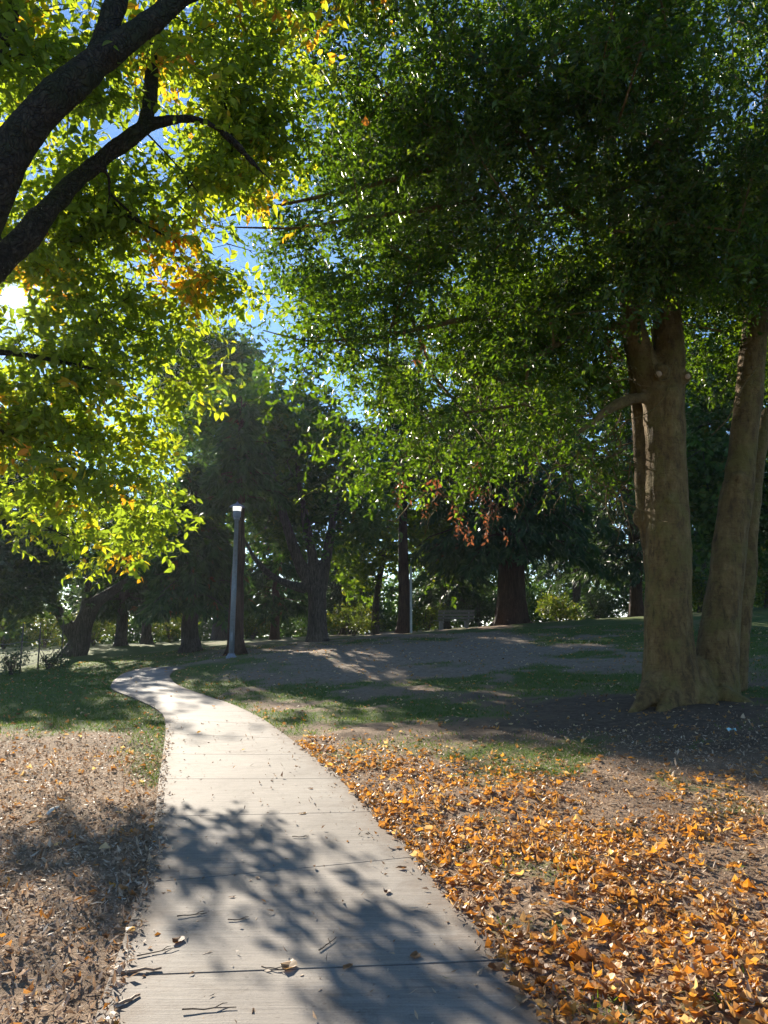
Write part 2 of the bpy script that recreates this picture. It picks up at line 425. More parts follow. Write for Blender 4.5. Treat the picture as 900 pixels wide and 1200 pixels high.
def region_masks(x, y, z):
    """grass cover, bare grey earth and dry litter, by place on the ground"""
    px, py = proj(np.stack([x, y, z], -1))
    n1 = fbm(np.stack([x*.55, y*.55], -1), 21, 5); n2 = fbm(np.stack([x*2.3, y*2.3], -1), 33, 4)
    j = (n1-.5)*2+(n2-.5)
    front = y > 1.5
    left = (px < 200) | (x < -3.3)
    g_lawn = np.where(left, sstep(10.6, 12.2, y+j*1.6-.35*np.clip(-x-4, 0, 5)*.3), 0)
    strip = np.where((x < path_x(y)[0]+.1) & (x < -1.9) & (y > 8), sstep(.75, .15, np.abs(pd_of(x, y)-0.0)+j*.35)*.9, 0)
    g_mid = np.where(~left, sstep(8.2, 9.8, y+j*2.5)*(.12+.8*sstep(.40, .66, n1+.5*(n2-.5))), 0)
    # the worn grey patch on the mound
    worn = sstep(1.5, .4, np.hypot((px-560)/210, (py-768)/24)+j*1.0)*front
    worn2 = sstep(1.5, .4, np.hypot((px-370)/130, (py-775)/28)+j*1.0)*front
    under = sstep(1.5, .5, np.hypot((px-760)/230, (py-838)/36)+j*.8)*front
    g_right = np.where((px > 600) & (py < 800), .5, 0)
    g = np.maximum.reduce([g_lawn, strip, g_mid+g_right*(y > 13)])
    patch = sstep(1.2, .3, np.hypot((px-520)/110, (py-872)/20)+j*.4)*front
    g = np.maximum(g, patch*.5)
    g = g*(1-np.maximum.reduce([worn, worn2*.8, under]))
    g = np.maximum(g, np.where((y < 9.5) & ~left, sstep(.60, .72, n2)*.5, 0))
    far = sstep(60, 75, y)
    return np.clip(np.maximum(g, far), 0, 1), np.clip(np.maximum(worn, worn2), 0, 1), np.clip(under, 0, 1)
def pd_of(x, y):
    d, h = path_dist(np.asarray(x, float), np.asarray(y, float)); return np.maximum(d-h, 0)

mG = np.zeros(X.shape); mW = np.zeros(X.shape); mU = np.zeros(X.shape)
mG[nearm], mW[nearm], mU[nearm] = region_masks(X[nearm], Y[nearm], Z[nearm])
mG[~nearm] = 1.0
xl, xr = path_x(Y)
mL = np.where((X < (xl+xr)/2) & nearm, 1.0, 0.0)   # west verge

def ground_material():
    m, nt, out = newmat('park_ground')
    n_s = noise(nt, 9, 8, 0.75); n_b = noise(nt, 1.4, 5, 0.6); n_f = noise(nt, 55, 5, 0.7); n_m = noise(nt, 24, 6, .8)
    soil_r = ramp(nt, n_m, [(.25, (.08, .052, .034)), (.45, (.20, .135, .088)), (.62, (.33, .23, .15)), (.78, (.45, .34, .24))])
    soil_l = ramp(nt, n_m, [(.25, (.09, .058, .037)), (.45, (.24, .165, .105)), (.62, (.38, .275, .19)), (.78, (.54, .42, .32))])
    grey = ramp(nt, n_s, [(.25, (.11, .08, .055)), (.5, (.24, .185, .13)), (.75, (.40, .315, .23))])
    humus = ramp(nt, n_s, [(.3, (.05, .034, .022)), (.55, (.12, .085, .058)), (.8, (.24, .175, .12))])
    grass = ramp(nt, n_f, [(.25, (.035, .055, .012)), (.5, (.085, .125, .026)), (.8, (.16, .19, .05))])
    grass = mixc(nt, ramp(nt, n_b, [(.45, (0, 0, 0)), (.7, (.4, .4, .4))]), grass, (.14, .145, .045))
    c = mixc(nt, attr(nt, 'west'), soil_r, soil_l)
    c = mixc(nt, attr(nt, 'worn'), c, grey)
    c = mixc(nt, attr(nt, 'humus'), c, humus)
    gm = math_(nt, 'ADD', attr(nt, 'grass'), math_(nt, 'ADD', math_(nt, 'MULTIPLY', math_(nt, 'SUBTRACT', n_s, .5), 1.7), math_(nt, 'MULTIPLY', math_(nt, 'SUBTRACT', n_f, .5), 1.3)))
    gm = ramp(nt, gm, [(.25, (0, 0, 0)), (.8, (1, 1, 1))])
    c = mixc(nt, gm, c, grass)
    p = N_(nt, 'ShaderNodeBsdfPrincipled', Roughness=.95)
    p.inputs['Specular IOR Level'].default_value = .15
    nt.links.new(c, p.inputs['Base Color'])
    h = math_(nt, 'ADD', n_s, math_(nt, 'MULTIPLY', n_f, .5))
    nt.links.new(bump(nt, h, .9, .03), p.inputs['Normal'])
    nt.links.new(p.outputs[0], out.inputs['Surface'])
    return m

ny, nx = X.shape
idx = np.arange(ny*nx).reshape(ny, nx)
q = np.stack([idx[:-1, :-1], idx[:-1, 1:], idx[1:, 1:], idx[1:, :-1]], -1).reshape(-1, 4)
me = mesh_np('ground', np.stack([X, Y, Z], -1).reshape(-1, 3), q.ravel(), np.full(len(q), 4), [ground_material()], smooth=True,
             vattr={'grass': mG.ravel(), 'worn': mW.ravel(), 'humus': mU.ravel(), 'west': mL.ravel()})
tag(obj('ground', me), 'sloping park ground of bare earth, dry leaf litter and shaded grass', kind='structure')

# ------------------------------------------------------------------ path
def path_material():
    m, nt, out = newmat('broomed_concrete')
    st = noise(nt, 3.0, 6, .7, mapscale=(.8, 16, 1))
    sp_ = noise(nt, 90, 4, .7); bl = noise(nt, .9, 5, .65); md = noise(nt, 6, 6, .7)
    c = ramp(nt, st, [(.3, (.205, .182, .156)), (.55, (.275, .246, .213)), (.75, (.345, .312, .275))])
    c = mixc(nt, .55, c, ramp(nt, bl, [(.3, (.55, .52, .49)), (.65, (1.08, 1.06, 1.04))]), 'MULTIPLY')
    c = mixc(nt, .35, c, ramp(nt, sp_, [(.3, (.6, .6, .6)), (.6, (1.1, 1.1, 1.1))]), 'MULTIPLY')
    stain = noise(nt, 2.4, 6, .75, dist=.8)
    c = mixc(nt, .6, c, ramp(nt, stain, [(.34, (.62, .56, .5)), (.47, (1, 1, 1)), (.66, (1.1, 1.09, 1.06))]), 'MULTIPLY')
    spot = noise(nt, 34, 2, .5); c = mixc(nt, .5, c, ramp(nt, spot, [(.27, (.4, .36, .33)), (.33, (1, 1, 1))]), 'MULTIPLY')
    # soil creeping over the edges and into the joints
    e = math_(nt, 'ADD', attr(nt, 'edge'), math_(nt, 'MULTIPLY', math_(nt, 'SUBTRACT', md, .5), .75))
    c = mixc(nt, ramp(nt, e, [(.72, (0, 0, 0)), (1.0, (.85, .85, .85))]), c, (.15, .11, .08))
    c = mixc(nt, attr(nt, 'joint'), c, (.045, .035, .028))
    p = N_(nt, 'ShaderNodeBsdfPrincipled', Roughness=.8)
    p.inputs['Specular IOR Level'].default_value = .3
    nt.links.new(c, p.inputs['Base Color'])
    h = math_(nt, 'ADD', math_(nt, 'MULTIPLY', st, 1.0), math_(nt, 'MULTIPLY', sp_, .5))
    nt.links.new(bump(nt, h, .5, .006), p.inputs['Normal'])
    nt.links.new(p.outputs[0], out.inputs['Surface'])
    return m

yc = Cd[:, 1]; arc = np.r_[0, np.cumsum(np.linalg.norm(np.diff(Cd, axis=0), axis=1))]
s39 = np.interp(3.9, yc[:120], arc[:120])
joints = s39+np.arange(-3, 30)*1.47; joints = joints[(joints > .2) & (joints < arc[-1]-.3)]
stn = [(s, 0.0) for s in np.arange(0, arc[-1], .2)]
stn = [s for s in stn if np.abs(joints-s[0]).min() > .03]
for k_, jx in enumerate(joints):
    w = .009 if abs(jx-s39) < .1 else .006
    stn += [(jx-w, 0.0), (jx-w*.5, 1.0), (jx+w*.5, 1.0), (jx+w, 0.0)]
stn.sort()
us = np.array([0, .02, .06, .12, .2, .3, .4, .5, .6, .7, .8, .88, .94, .98, 1])
PV, edge, jnt = [], [], []
s_end = arc[-1]-.9
for s, jv in stn:
    l = np.array([np.interp(s, arc, Ld[:, 0]), np.interp(s, arc, Ld[:, 1])]); r = np.array([np.interp(s, arc, Rd[:, 0]), np.interp(s, arc, Rd[:, 1])])
    pts = l[None]*(1-us[:, None])+r[None]*us[:, None]
    z = ground_smooth(pts[:, 0], pts[:, 1])+.018-.012*jv
    PV.append(np.c_[pts, z]); edge.append(np.abs(us-.5)*2+1.3*float(sstep(s_end-.3, s_end+.7, s))); jnt.append(np.full(len(us), jv))
nS, nU = len(stn), len(us)
top = np.concatenate(PV); side = np.concatenate([np.stack([PV[i][0]-[0, 0, .12], PV[i][-1]-[0, 0, .12]]) for i in range(nS)])
ii = np.arange(nS*nU).reshape(nS, nU)
q = np.stack([ii[:-1, :-1], ii[:-1, 1:], ii[1:, 1:], ii[1:, :-1]], -1).reshape(-1, 4)
sb = nS*nU+np.arange(nS)*2
ql = np.stack([ii[:-1, 0], ii[1:, 0], sb[1:], sb[:-1]], -1); qr = np.stack([ii[1:, -1], ii[:-1, -1], sb[:-1]+1, sb[1:]+1], -1)
q = np.concatenate([q, ql, qr])
me = mesh_np('path', np.concatenate([top, side]), q.ravel(), np.full(len(q), 4), [path_material()],
             vattr={'edge': np.r_[np.concatenate(edge), np.ones(nS*2)], 'joint': np.r_[np.concatenate(jnt), np.zeros(nS*2)]})
tag(obj('path', me), 'pale concrete footpath winding away with cut joints', kind='structure')

# ------------------------------------------------------------------ leaf litter and grass (uncountable)
def scatter(n, x0, x1, y0, y1, dens_fn, r):
    x = r.uniform(x0, x1, n); y = r.uniform(y0, y1, n)
    k = r.uniform(0, 1, n) < dens_fn(x, y)
    return x[k], y[k]
def surf(x, y):
    d, h = path_dist(x, y)
    off = sstep(0.0, .5, d-h)
    l = (fbm(np.stack([x*1.1, y*1.1], -1), 5, 4)-.5)*.10+(fbm(np.stack([x*4, y*4], -1), 9, 3)-.5)*.035
    return ground_smooth(x, y)+np.where(d < h, .018, l*off+off*.012-.012)
def inframe(x, y, m=60):
    px, py = proj(np.stack([x, y, ground_smooth(x, y)], -1)); return (px > -m) & (px < 900+m) & (py < 1200+m)

r1 = np.random.default_rng(5)
def right_density(x, y):
    xl_, xr_ = path_x(y); u = x-xr_
    patchy = .12+2.0*sstep(.3, .75, fbm(np.stack([x*1.5, y*1.5], -1), 71, 4))
    d = (np.exp(-np.maximum(u, 0)/.9)*.75+.42*sstep(11.0, 3.5, y))*patchy
    d = d*sstep(10.6, 7.4, y+.5*(x-1))
    return np.where(u > -.04, d, 0.0)
x, y = scatter(52000, -3, 6.5, 2.2, 11, right_density, r1)
k = inframe(x, y); x, y = x[k], y[k]
def lay(n, r, tilt):
    th = r.uniform(0, 2*PI, n); D = np.c_[np.cos(th), np.sin(th), r.normal(0, tilt, n)]
    Nn = unit(np.c_[r.normal(0, tilt, n), r.normal(0, tilt, n), np.ones(n)]); return unit(D), Nn
n = len(x); D, Nn = lay(n, r1, .19)
z = surf(x, y)+r1.uniform(.005, .035, n)
Ll = .028+.068*r1.beta(1.3, 2.4, n); Wl = Ll*r1.uniform(.45, .75, n)
tint = np.clip(r1.beta(1.15, 1.05, n), 0, 1)
fold = r1.normal(.35, .65, n); curl = r1.normal(0.1, .42, n)
litP = np.c_[x, y, z]
size_px = F*Ll/np.maximum(y, 1)
px_, py_ = proj(litP); inside = (px_ > 5) & (px_ < 895) & (py_ < 1192)
order = np.argsort(-np.where(inside, size_px, 0))[:210]       # the largest in view become things of their own
single = np.zeros(n, bool); single[order] = True
SINGLES = [(litP[i], D[i], Nn[i], Ll[i]) for i in order]
k = ~single
parts = [(litP[k], D[k], Nn[k], Ll[k], Wl[k], fold[k], curl[k], 'litter', tint[k], 0)]
# small crumbs of leaf on both verges
def crumb_density(x, y):
    xl_, xr_ = path_x(y)
    dl = np.where(x < xl_+.10*fbm(np.stack([x*3, y*3], -1), 3, 3)+.03, 1.0*sstep(13.0, 9.5, y)*(.55+.6*fbm(np.stack([x*1.7, y*1.7], -1), 4, 3)), 0)
    dr = np.where(x > xr_-.05, .55*sstep(12, 7, y), 0)
    mid = np.where((x > xl_) & (x < xr_), .012+.12*np.exp(-np.minimum(x-xl_, xr_-x)/.12), 0)
    near = np.clip(6.0/np.maximum(y, 2.5), .35, 1)
    return np.maximum.reduce([dl, dr, mid])*near
x, y = scatter(330000, -7, 6.5, 2.2, 13, crumb_density, r1); k = inframe(x, y); x, y = x[k], y[k]
n = len(x); D, Nn = lay(n, r1, .45); Lb = np.minimum(r1.gamma(2.2, .010, n)+.006, .052)
west = x < path_x(y)[0]+.2
tb = np.clip(r1.beta(1.9, 1.3, n)*np.where(west, 1.0, .9), 0, .97); tb[r1.uniform(0, 1, n) < .03] = 1.0
parts.append((np.c_[x, y, surf(x, y)+r1.uniform(.001, .014, n)], D, Nn, Lb, Lb*r1.uniform(.2, .6, n), r1.normal(.2, .6, n), r1.normal(0, .5, n), 'fold', tb, 1))
# whole brown leaves on the left verge, sparse ones further up the slope
def left_density(x, y):
    xl_, xr_ = path_x(y); return np.where(x < xl_+.05, .16*sstep(12, 5, y)+.07, 0.0)*sstep(13, 9, y)
x, y = scatter(5200, -6, 0, 2.2, 12, left_density, r1)
x2, y2 = scatter(22000, -12, 14, 8.5, 32, lambda a, b: np.where(pd_of(a, b) > .05, .22+.25*sstep(16, 10, b)+.35*sstep(.8, .1, pd_of(a, b)), .02), r1)
x, y = np.r_[x, x2], np.r_[y, y2]; k = inframe(x, y); x, y = x[k], y[k]
n = len(x); D, Nn = lay(n, r1, .35); Lb = r1.uniform(.035, .085, n)
tb = np.clip(np.where(r1.uniform(0, 1, n) < .22, r1.uniform(.55, .9, n), r1.uniform(0, .35, n)), 0, 1)
tb = np.where(r1.uniform(0, 1, n) < .2, 1.0, tb)
parts.append((np.c_[x, y, surf(x, y)+r1.uniform(.003, .02, n)], D, Nn, Lb, Lb*r1.uniform(.4, .7, n), r1.normal(.3, .6, n), r1.normal(0, .4, n), 'litter', tb, 0))
me = leaves_mesh('leaf_litter', parts, [M_litter, M_bits])
tag(obj('leaf_litter', me), 'orange and brown leaf litter covering both verges of the footpath', kind='stuff')

# grass
r2 = np.random.default_rng(8)
def gscatter(n, x0, x1, y0, y1):
    x = r2.uniform(x0, x1, n); y = y0+(y1-y0)*r2.uniform(0, 1, n)**1.6
    k = inframe(x, y, 20); x, y = x[k], y[k]
    g, w, u = region_masks(x, y, ground_smooth(x, y))
    k = (r2.uniform(0, 1, len(x)) < g*1.1-.1) & (pd_of(x, y) > .02)
    return x[k], y[k]
xa, ya = gscatter(150000, -14, 14, 8, 32)
xb, yb = gscatter(60000, -5, 7, 2.5, 10)
x, y = np.r_[xa, xb], np.r_[ya, yb]; n = len(x)
hh = np.where(y < 10, r2.uniform(.02, .06, n), r2.uniform(.03, .075, n))
D = unit(np.c_[r2.normal(0, .55, n), r2.normal(0, .55, n), np.ones(n)])
Nn = unit(np.c_[r2.normal(0, 1, (n, 2)), np.full(n, .1)])
tg = np.clip(r2.beta(2, 2, n)*.95, 0, .93); tg[r2.uniform(0, 1, n) < .07] = 1
me = leaves_mesh('grass', [(np.c_[x, y, surf(x, y)-.004], D, Nn, hh, np.where(y < 10, .005, .012), .2, r2.normal(0, .4, n), 'fold', tg, 0)], [M_grass])
tag(obj('grass', me), 'short green grass on the shaded lawn and in sparse tufts', kind='stuff')

# ------------------------------------------------------------------ single leaves, twigs and scraps
leaf_meshes = []
for v in range(12):
    a = leaf_arrays(np.zeros((1, 3)), [[1, 0, 0]], [[0, 0, 1]], [1.0], [r1.uniform(.5, .78)], [r1.normal(.4, .55)], [r1.normal(.12, .4)], 'litter')
    leaf_meshes.append(mesh_np('fallen_leaf', a[0], a[1], a[2], [M_leafobj]))
M_pathleaf = leafmat('brown_fallen_leaf_skin', [(0, (.12, .055, .03)), (.4, (.22, .11, .05)), (.75, (.34, .19, .09)), (1, (.46, .33, .2))], .3, .55, .3, (1.4, 1.2, .7), rand=True)
path_meshes = []
for v in range(6):
    a = leaf_arrays(np.zeros((1, 3)), [[1, 0, 0]], [[0, 0, 1]], [1.0], [r1.uniform(.45, .7)], [r1.uniform(.1, .45)], [r1.uniform(.02, .16)], 'litter')
    a[0][:, 2] -= a[0][:, 2].min(); path_meshes.append(mesh_np('path_leaf', a[0], a[1], a[2], [M_pathleaf]))
def put_leaf(p, d, nrm, L, label, group, v, name='fallen_leaf', meshes=leaf_meshes):
    o = bpy.data.objects.new(name, meshes[v % len(meshes)]); COL.objects.link(o)
    D = Vector(d).normalized(); Nv = Vector(nrm); B = Nv.cross(D).normalized(); Nv = D.cross(B)
    from mathutils import Matrix
    M = Matrix((D, B, Nv)).transposed().to_4x4(); M.translation = Vector(p)
    o.matrix_world = M @ Matrix.Scale(L, 4)
    return tag(o, label, 'leaf', group)
for i, (p, d, nn, L) in enumerate(SINGLES):
    put_leaf(p, d, nn, L, 'large curled orange leaf lying in the thick litter of the near right verge', 'large fallen leaves on the near right verge', i)
path_leaves = [(423, 1103-800+800, .09)]
PL = [(213, 1104, .11, 'curled red-brown leaf on the near path slab, left of the twig'), (342, 1133, .13, 'crumpled brown leaf lying on the dark near joint of the path'),
      (403, 1142, .07, 'small tan leaf just below the dark near joint of the path'), (350, 957, .09, 'brown leaf lying on the faint joint in the middle of the path'),
      (361, 927, .06, 'dark leaf near the right edge of the path, beyond the middle joint'), (319, 918, .05, 'tiny dark leaf on the joint where the path narrows'),
      (187, 960, .08, 'red-brown leaf on the left edge of the path beside the shadow'), (486, 1130, .09, 'tan leaf on the near slab by the right edge of the path'),
      (465, 1022, .08, 'pale curled leaf by the right path edge, beside the litter'), (268, 1096-40, .05, 'small orange leaf alone in the middle of the path'),
      (300, 1032, .05, 'small dark leaf in the branch shadow on the path'), (238, 850, .09, 'brown leaf far up the path before the shadow band'),
      (610, 1172, .11, 'orange leaf overlapping the right path edge at the bottom'), (218, 892, .05, 'orange leaf on the far path slab at the left'),
      (455, 1048, .07, 'brown leaf by the right path edge just above the branch shadow'), (200, 880, .05, 'small brown leaf at the left edge of the far path')]
for i, (px, py, L, lab) in enumerate(PL):
    w = on_ground(px, py); th = r1.uniform(0, 6.28)
    put_leaf((w[0], w[1], float(surf(w[:1], w[1:])[0])+.002), (math.cos(th), math.sin(th), 0), (0, 0, 1), L*.85, lab, 'leaves on the path', i, meshes=path_meshes)
M_twig = barkmat('dry_twig', (.06, .04, .03), (.14, .10, .07), (.26, .2, .15), (3, 3, 3), .4, .003, None, 20)
TW = [(225, 1078, .16, .3, 'thin straight twig on the path in the sunny strip'), (245, 1190, .22, .15, 'crooked twig at the bottom edge of the path'),
      (185, 1122, .20, .5, 'thin twig among bark crumbs at the left path edge'), (383, 1112, .17, 1.1, 'forked twig standing out in the path shadow'),
      (320, 1142, .12, -.3, 'short twig beside the crumpled leaf on the near joint'), (278, 1083, .10, .1, 'short twig in the shadow left of the path centre'),
      (165, 1145, .18, .2, 'pale splinter of wood lying on the near joint, left side'), (150, 1180, .13, .9, 'broad pale bark chip on the near slab at the left'),
      (352, 992-8, .12, .1, 'fine twig lying in the mid path joint'), (118, 1165, .12, .4, 'short twig in the litter just left of the near slab')]
for px, py, L, th, lab in TW:
    w = on_ground(px, py); b = MB(); z0 = float(surf(w[:1], w[1:])[0])
    s_ = np.linspace(0, 1, 6); P = np.c_[s_*L-L/2, np.cumsum(r1.normal(0, .004, 6)), .006+np.abs(r1.normal(0, .003, 6))]
    flat = 'chip' in lab or 'splinter' in lab
    rr = .009 if flat else .0035
    b.tube(P, np.linspace(rr, rr*.5, 6), 6)
    if not flat: b.tube(np.array([P[3], P[3]+[.03, .03, .002], P[3]+[.05, .035, 0]]), [.0025, .002, .0012], 5)
    o = obj('wood_chip' if flat else 'fallen_twig', b.mesh('twig', [M_bits if flat else M_twig]))
    o.location = (w[0], w[1], z0); o.rotation_euler = (0, 0, th)
    tag(o, lab, 'wood chip' if flat else 'twig', 'twigs and chips on the path')
w = on_ground(62, 955); b = MB(); b.tube(np.array([[-.09, 0, .012], [-.03, .004, .03], [.03, -.003, .035], [.1, 0, .03]]), [.012, .014, .013, .008], 6)
o = obj('wood_chip', b.mesh('white_chip', [plain('bleached_wood', (.75, .70, .62), .7)])); o.location = (w[0], w[1], float(surf(w[:1], w[1:])[0])); o.rotation_euler = (0, 0, 1.45)
tag(o, 'bleached white stick standing out in the brown litter left of the path', 'stick')
w = on_ground(857, 857); b = MB()
gv = np.array([[(i-1.5)*.035, (j-1)*.03, .02+.018*((i*7+j*5) % 3)] for j in range(3) for i in range(4)])
b.add(gv, [(j*4+i, j*4+i+1, (j+1)*4+i+1, (j+1)*4+i) for j in range(2) for i in range(3)])
o = obj('litter_scrap', b.mesh('scrap', [plain('pale_blue_plastic', (.45, .75, .85), .35)], False)); o.location = (w[0], w[1], float(surf(w[:1], w[1:])[0]))
tag(o, 'crumpled pale blue scrap of litter on the dark earth below the forked trunk', 'litter')

# ------------------------------------------------------------------ tree machinery
def resample(P, step):
    P = np.asarray(P, float); d = np.r_[0, np.cumsum(np.linalg.norm(np.diff(P[:, :3], axis=0), axis=1))]
    n = max(2, int(d[-1]/step)+1); s = np.linspace(0, d[-1], n)
    Q = np.stack([np.interp(s, d, P[:, c]) for c in range(P.shape[1])], 1)
    for _ in range(2):
        if n > 2: Q[1:-1] = .25*Q[:-2]+.5*Q[1:-1]+.25*Q[2:]
    return Q

def grow(seed_nodes, attractors, r, step=.45, wig=.10, sag=0.0, rtip=.007, expo=2.2, rmax=.2):
    """branches from the nearest wood already there to every attractor; returns tubes (P, radii) and twig-end nodes"""
    pos = [np.asarray(p, float) for p in seed_nodes]; par = [-1]*len(pos); n0 = len(pos)
    A = np.asarray(attractors); Pn = np.array(pos)
    dmin = np.min(np.linalg.norm(A[:, None]-Pn[None], axis=2), axis=1)
    ends = []
    for ai in np.argsort(dmin):
        a = A[ai]; Pn = np.array(pos)
        d = np.linalg.norm(Pn-a, axis=1)
        cost = d+.25*np.maximum(Pn[:, 2]-a[2], 0)
        i = int(cost.argmin()); L = d[i]
        m = max(1, int(L/step)); b = Pn[i]; prev = i
        mid_off = r.normal(0, wig*L, 3); mid_off[2] += sag*L
        for k in range(1, m+1):
            t = k/m; p = b*(1-t)+a*t+mid_off*(4*t*(1-t))*.5
            if k < m: p = p+r.normal(0, wig*step*.5, 3)
            pos.append(p); par.append(prev); prev = len(pos)-1
        ends.append(prev)
    n = len(pos); rad = np.zeros(n); kids = [[] for _ in range(n)]
    for i in range(n0, n): kids[par[i]].append(i)
    acc = np.zeros(n)
    for i in range(n-1, n0-1, -1):
        if not kids[i]: acc[i] = rtip**expo
        acc[i] += 0
        acc[par[i]] += acc[i]
    rad = np.minimum(acc**(1/expo), rmax)
    tubes = []
    for i in range(n0, n):
        p = par[i]
        if p < n0 or kids[p][0] != i:
            ch = [p, i]; c = i
            while kids[c]: c = kids[c][0]; ch.append(c)
            rr = np.array([rad[i]]+[rad[j] for j in ch[1:]]); rr[-1] *= .6
            tubes.append((np.array([pos[j] for j in ch]), rr))
    return tubes, np.array([pos[i] for i in range(n0, n)]), np.array([pos[e] for e in ends])

def in_ells(ells, n, r, shell=0.0):
    """points spread through a union of ellipsoids (cx,cy,cz,rx,ry,rz)"""
    E = np.array(ells, float); vol = E[:, 3]*E[:, 4]*E[:, 5]
    i = r.choice(len(E), n, p=vol/vol.sum())
    rad = r.uniform(0, 1, n)**(1/3.0); rad = shell+(1-shell)*rad
    return E[i, :3]+unit(r.normal(size=(n, 3)))*rad[:, None]*E[i, 3:]

def sprays(O, Ax, ls, m, r, L, W, droop=.3, spread=.9, flat=.5, jit=.35):
    """leaves set alternately along short twigs: returns P,D,N,L,W"""
    n = len(O); j = (np.arange(m)+.5)/m
    Bv = unit(np.cross(Ax, np.array([0, 0, 1.0])+r.normal(0, flat, (n, 3))))
    P = O[:, None]+Ax[:, None]*(ls[:, None, None]*j[None, :, None])
    P = P+r.normal(0, .015, P.shape); P[..., 2] -= (droop*.4*ls[:, None]*j[None]**2)
    sg = np.where(np.arange(m) % 2 == 0, 1, -1)
    D = Ax[:, None]*.55+Bv[:, None]*(spread*sg)[None, :, None]+r.normal(0, jit, P.shape); D[..., 2] -= droop
    Nn = np.cross(Ax, Bv)[:, None]+r.normal(0, jit*1.2, P.shape); Nn = Nn*np.where(Nn[..., 2:3] < 0, -1, 1)
    q = n*m
    LL = r.uniform(L*.6, L*1.2, q); WW = LL*r.uniform(W*.8, W*1.15, q)
    return P.reshape(-1, 3), unit(D.reshape(-1, 3)), unit(Nn.reshape(-1, 3)), LL, WW

def tubes_mesh(name, tubes, mats, k=6, twigs=None):
    b = MB()
    for P, rr in tubes: b.tube(P, rr, k if rr[0] > .02 else 4, cap=False)
    V = [np.concatenate(b.V)] if b.V else []; L = [np.array(b.L, int)]; C = [np.array(b.C, int)]; off = b.n
    if twigs is not None:
        O, E, rt = twigs; n = len(O)          # straight three-sided twigs, all at once
        A = unit(E-O); u = unit(np.cross(A, [0.3, .2, 1.0])); v = np.cross(A, u)
        ring = [u*math.cos(t)+v*math.sin(t) for t in (0, 2*PI/3, 4*PI/3)]
        VV = np.stack([O+ring[i]*rt for i in range(3)]+[E+ring[i]*rt*.4 for i in range(3)], 1).reshape(-1, 3)
        base = np.array([0, 1, 4, 3, 1, 2, 5, 4, 2, 0, 3, 5])
        V.append(VV); L.append((base[None]+(np.arange(n)*6)[:, None]+off).ravel()); C.append(np.full(n*3, 4))
    L = np.concatenate(L); C = np.concatenate(C)
    return mesh_np(name, np.concatenate(V), L, C, mats, smooth=True)

def fuse(name, tubes, balls, mat, voxel, seed, amp=.012, fr=5.0, smooth_it=4, ridges=0.0):
    """one continuous skin round overlapping limbs: voxel remesh, smoothing, then bark relief"""
    b = MB()
    for P, rr in tubes: b.tube(P, rr, 14)
    for c, rad in balls:
        t = np.linspace(-1, 1, 9)*PI/2
        b.lathe([(max(rad*math.cos(a), .001), rad*math.sin(a)) for a in t], c, 14)
    me = b.mesh(name, [], False)
    o = bpy.data.objects.new(name, me); COL.objects.link(o)
    m = o.modifiers.new('r', 'REMESH'); m.mode = 'VOXEL'; m.voxel_size = voxel
    m2 = o.modifiers.new('s', 'SMOOTH'); m2.factor = .6; m2.iterations = smooth_it
    dg = bpy.context.evaluated_depsgraph_get(); dg.update()
    new = bpy.data.meshes.new_from_object(o.evaluated_get(dg))
    bpy.data.objects.remove(o); bpy.data.meshes.remove(me)
    n = len(new.vertices); V = np.empty(n*3, np.float32); new.vertices.foreach_get('co', V); V = V.reshape(-1, 3)
    nv = np.empty(n*3, np.float32); new.vertices.foreach_get('normal', nv); nv = nv.reshape(-1, 3)
    d = (fbm(V*fr, seed, 4)-.5)*2*amp+(fbm(V*fr*.3, seed+9, 3)-.5)*2*amp*2.0
    if ridges: d = d+ridges*(fbm(V*np.array([9, 9, .8]), seed+4, 3)-.5)
    V = V+nv*d[:, None]; new.vertices.foreach_set('co', V.astype(np.float32).ravel())
    new.polygons.foreach_set('use_smooth', np.ones(len(new.polygons), bool))
    new.materials.clear(); new.materials.append(mat); new.name = name; new.update()
    return new

def pxline(pts):
    """[(px,py,Y,r)] -> world x,y,z,r"""
    return np.array([list(at(a, b, c))+[d] for a, b, c, d in pts])

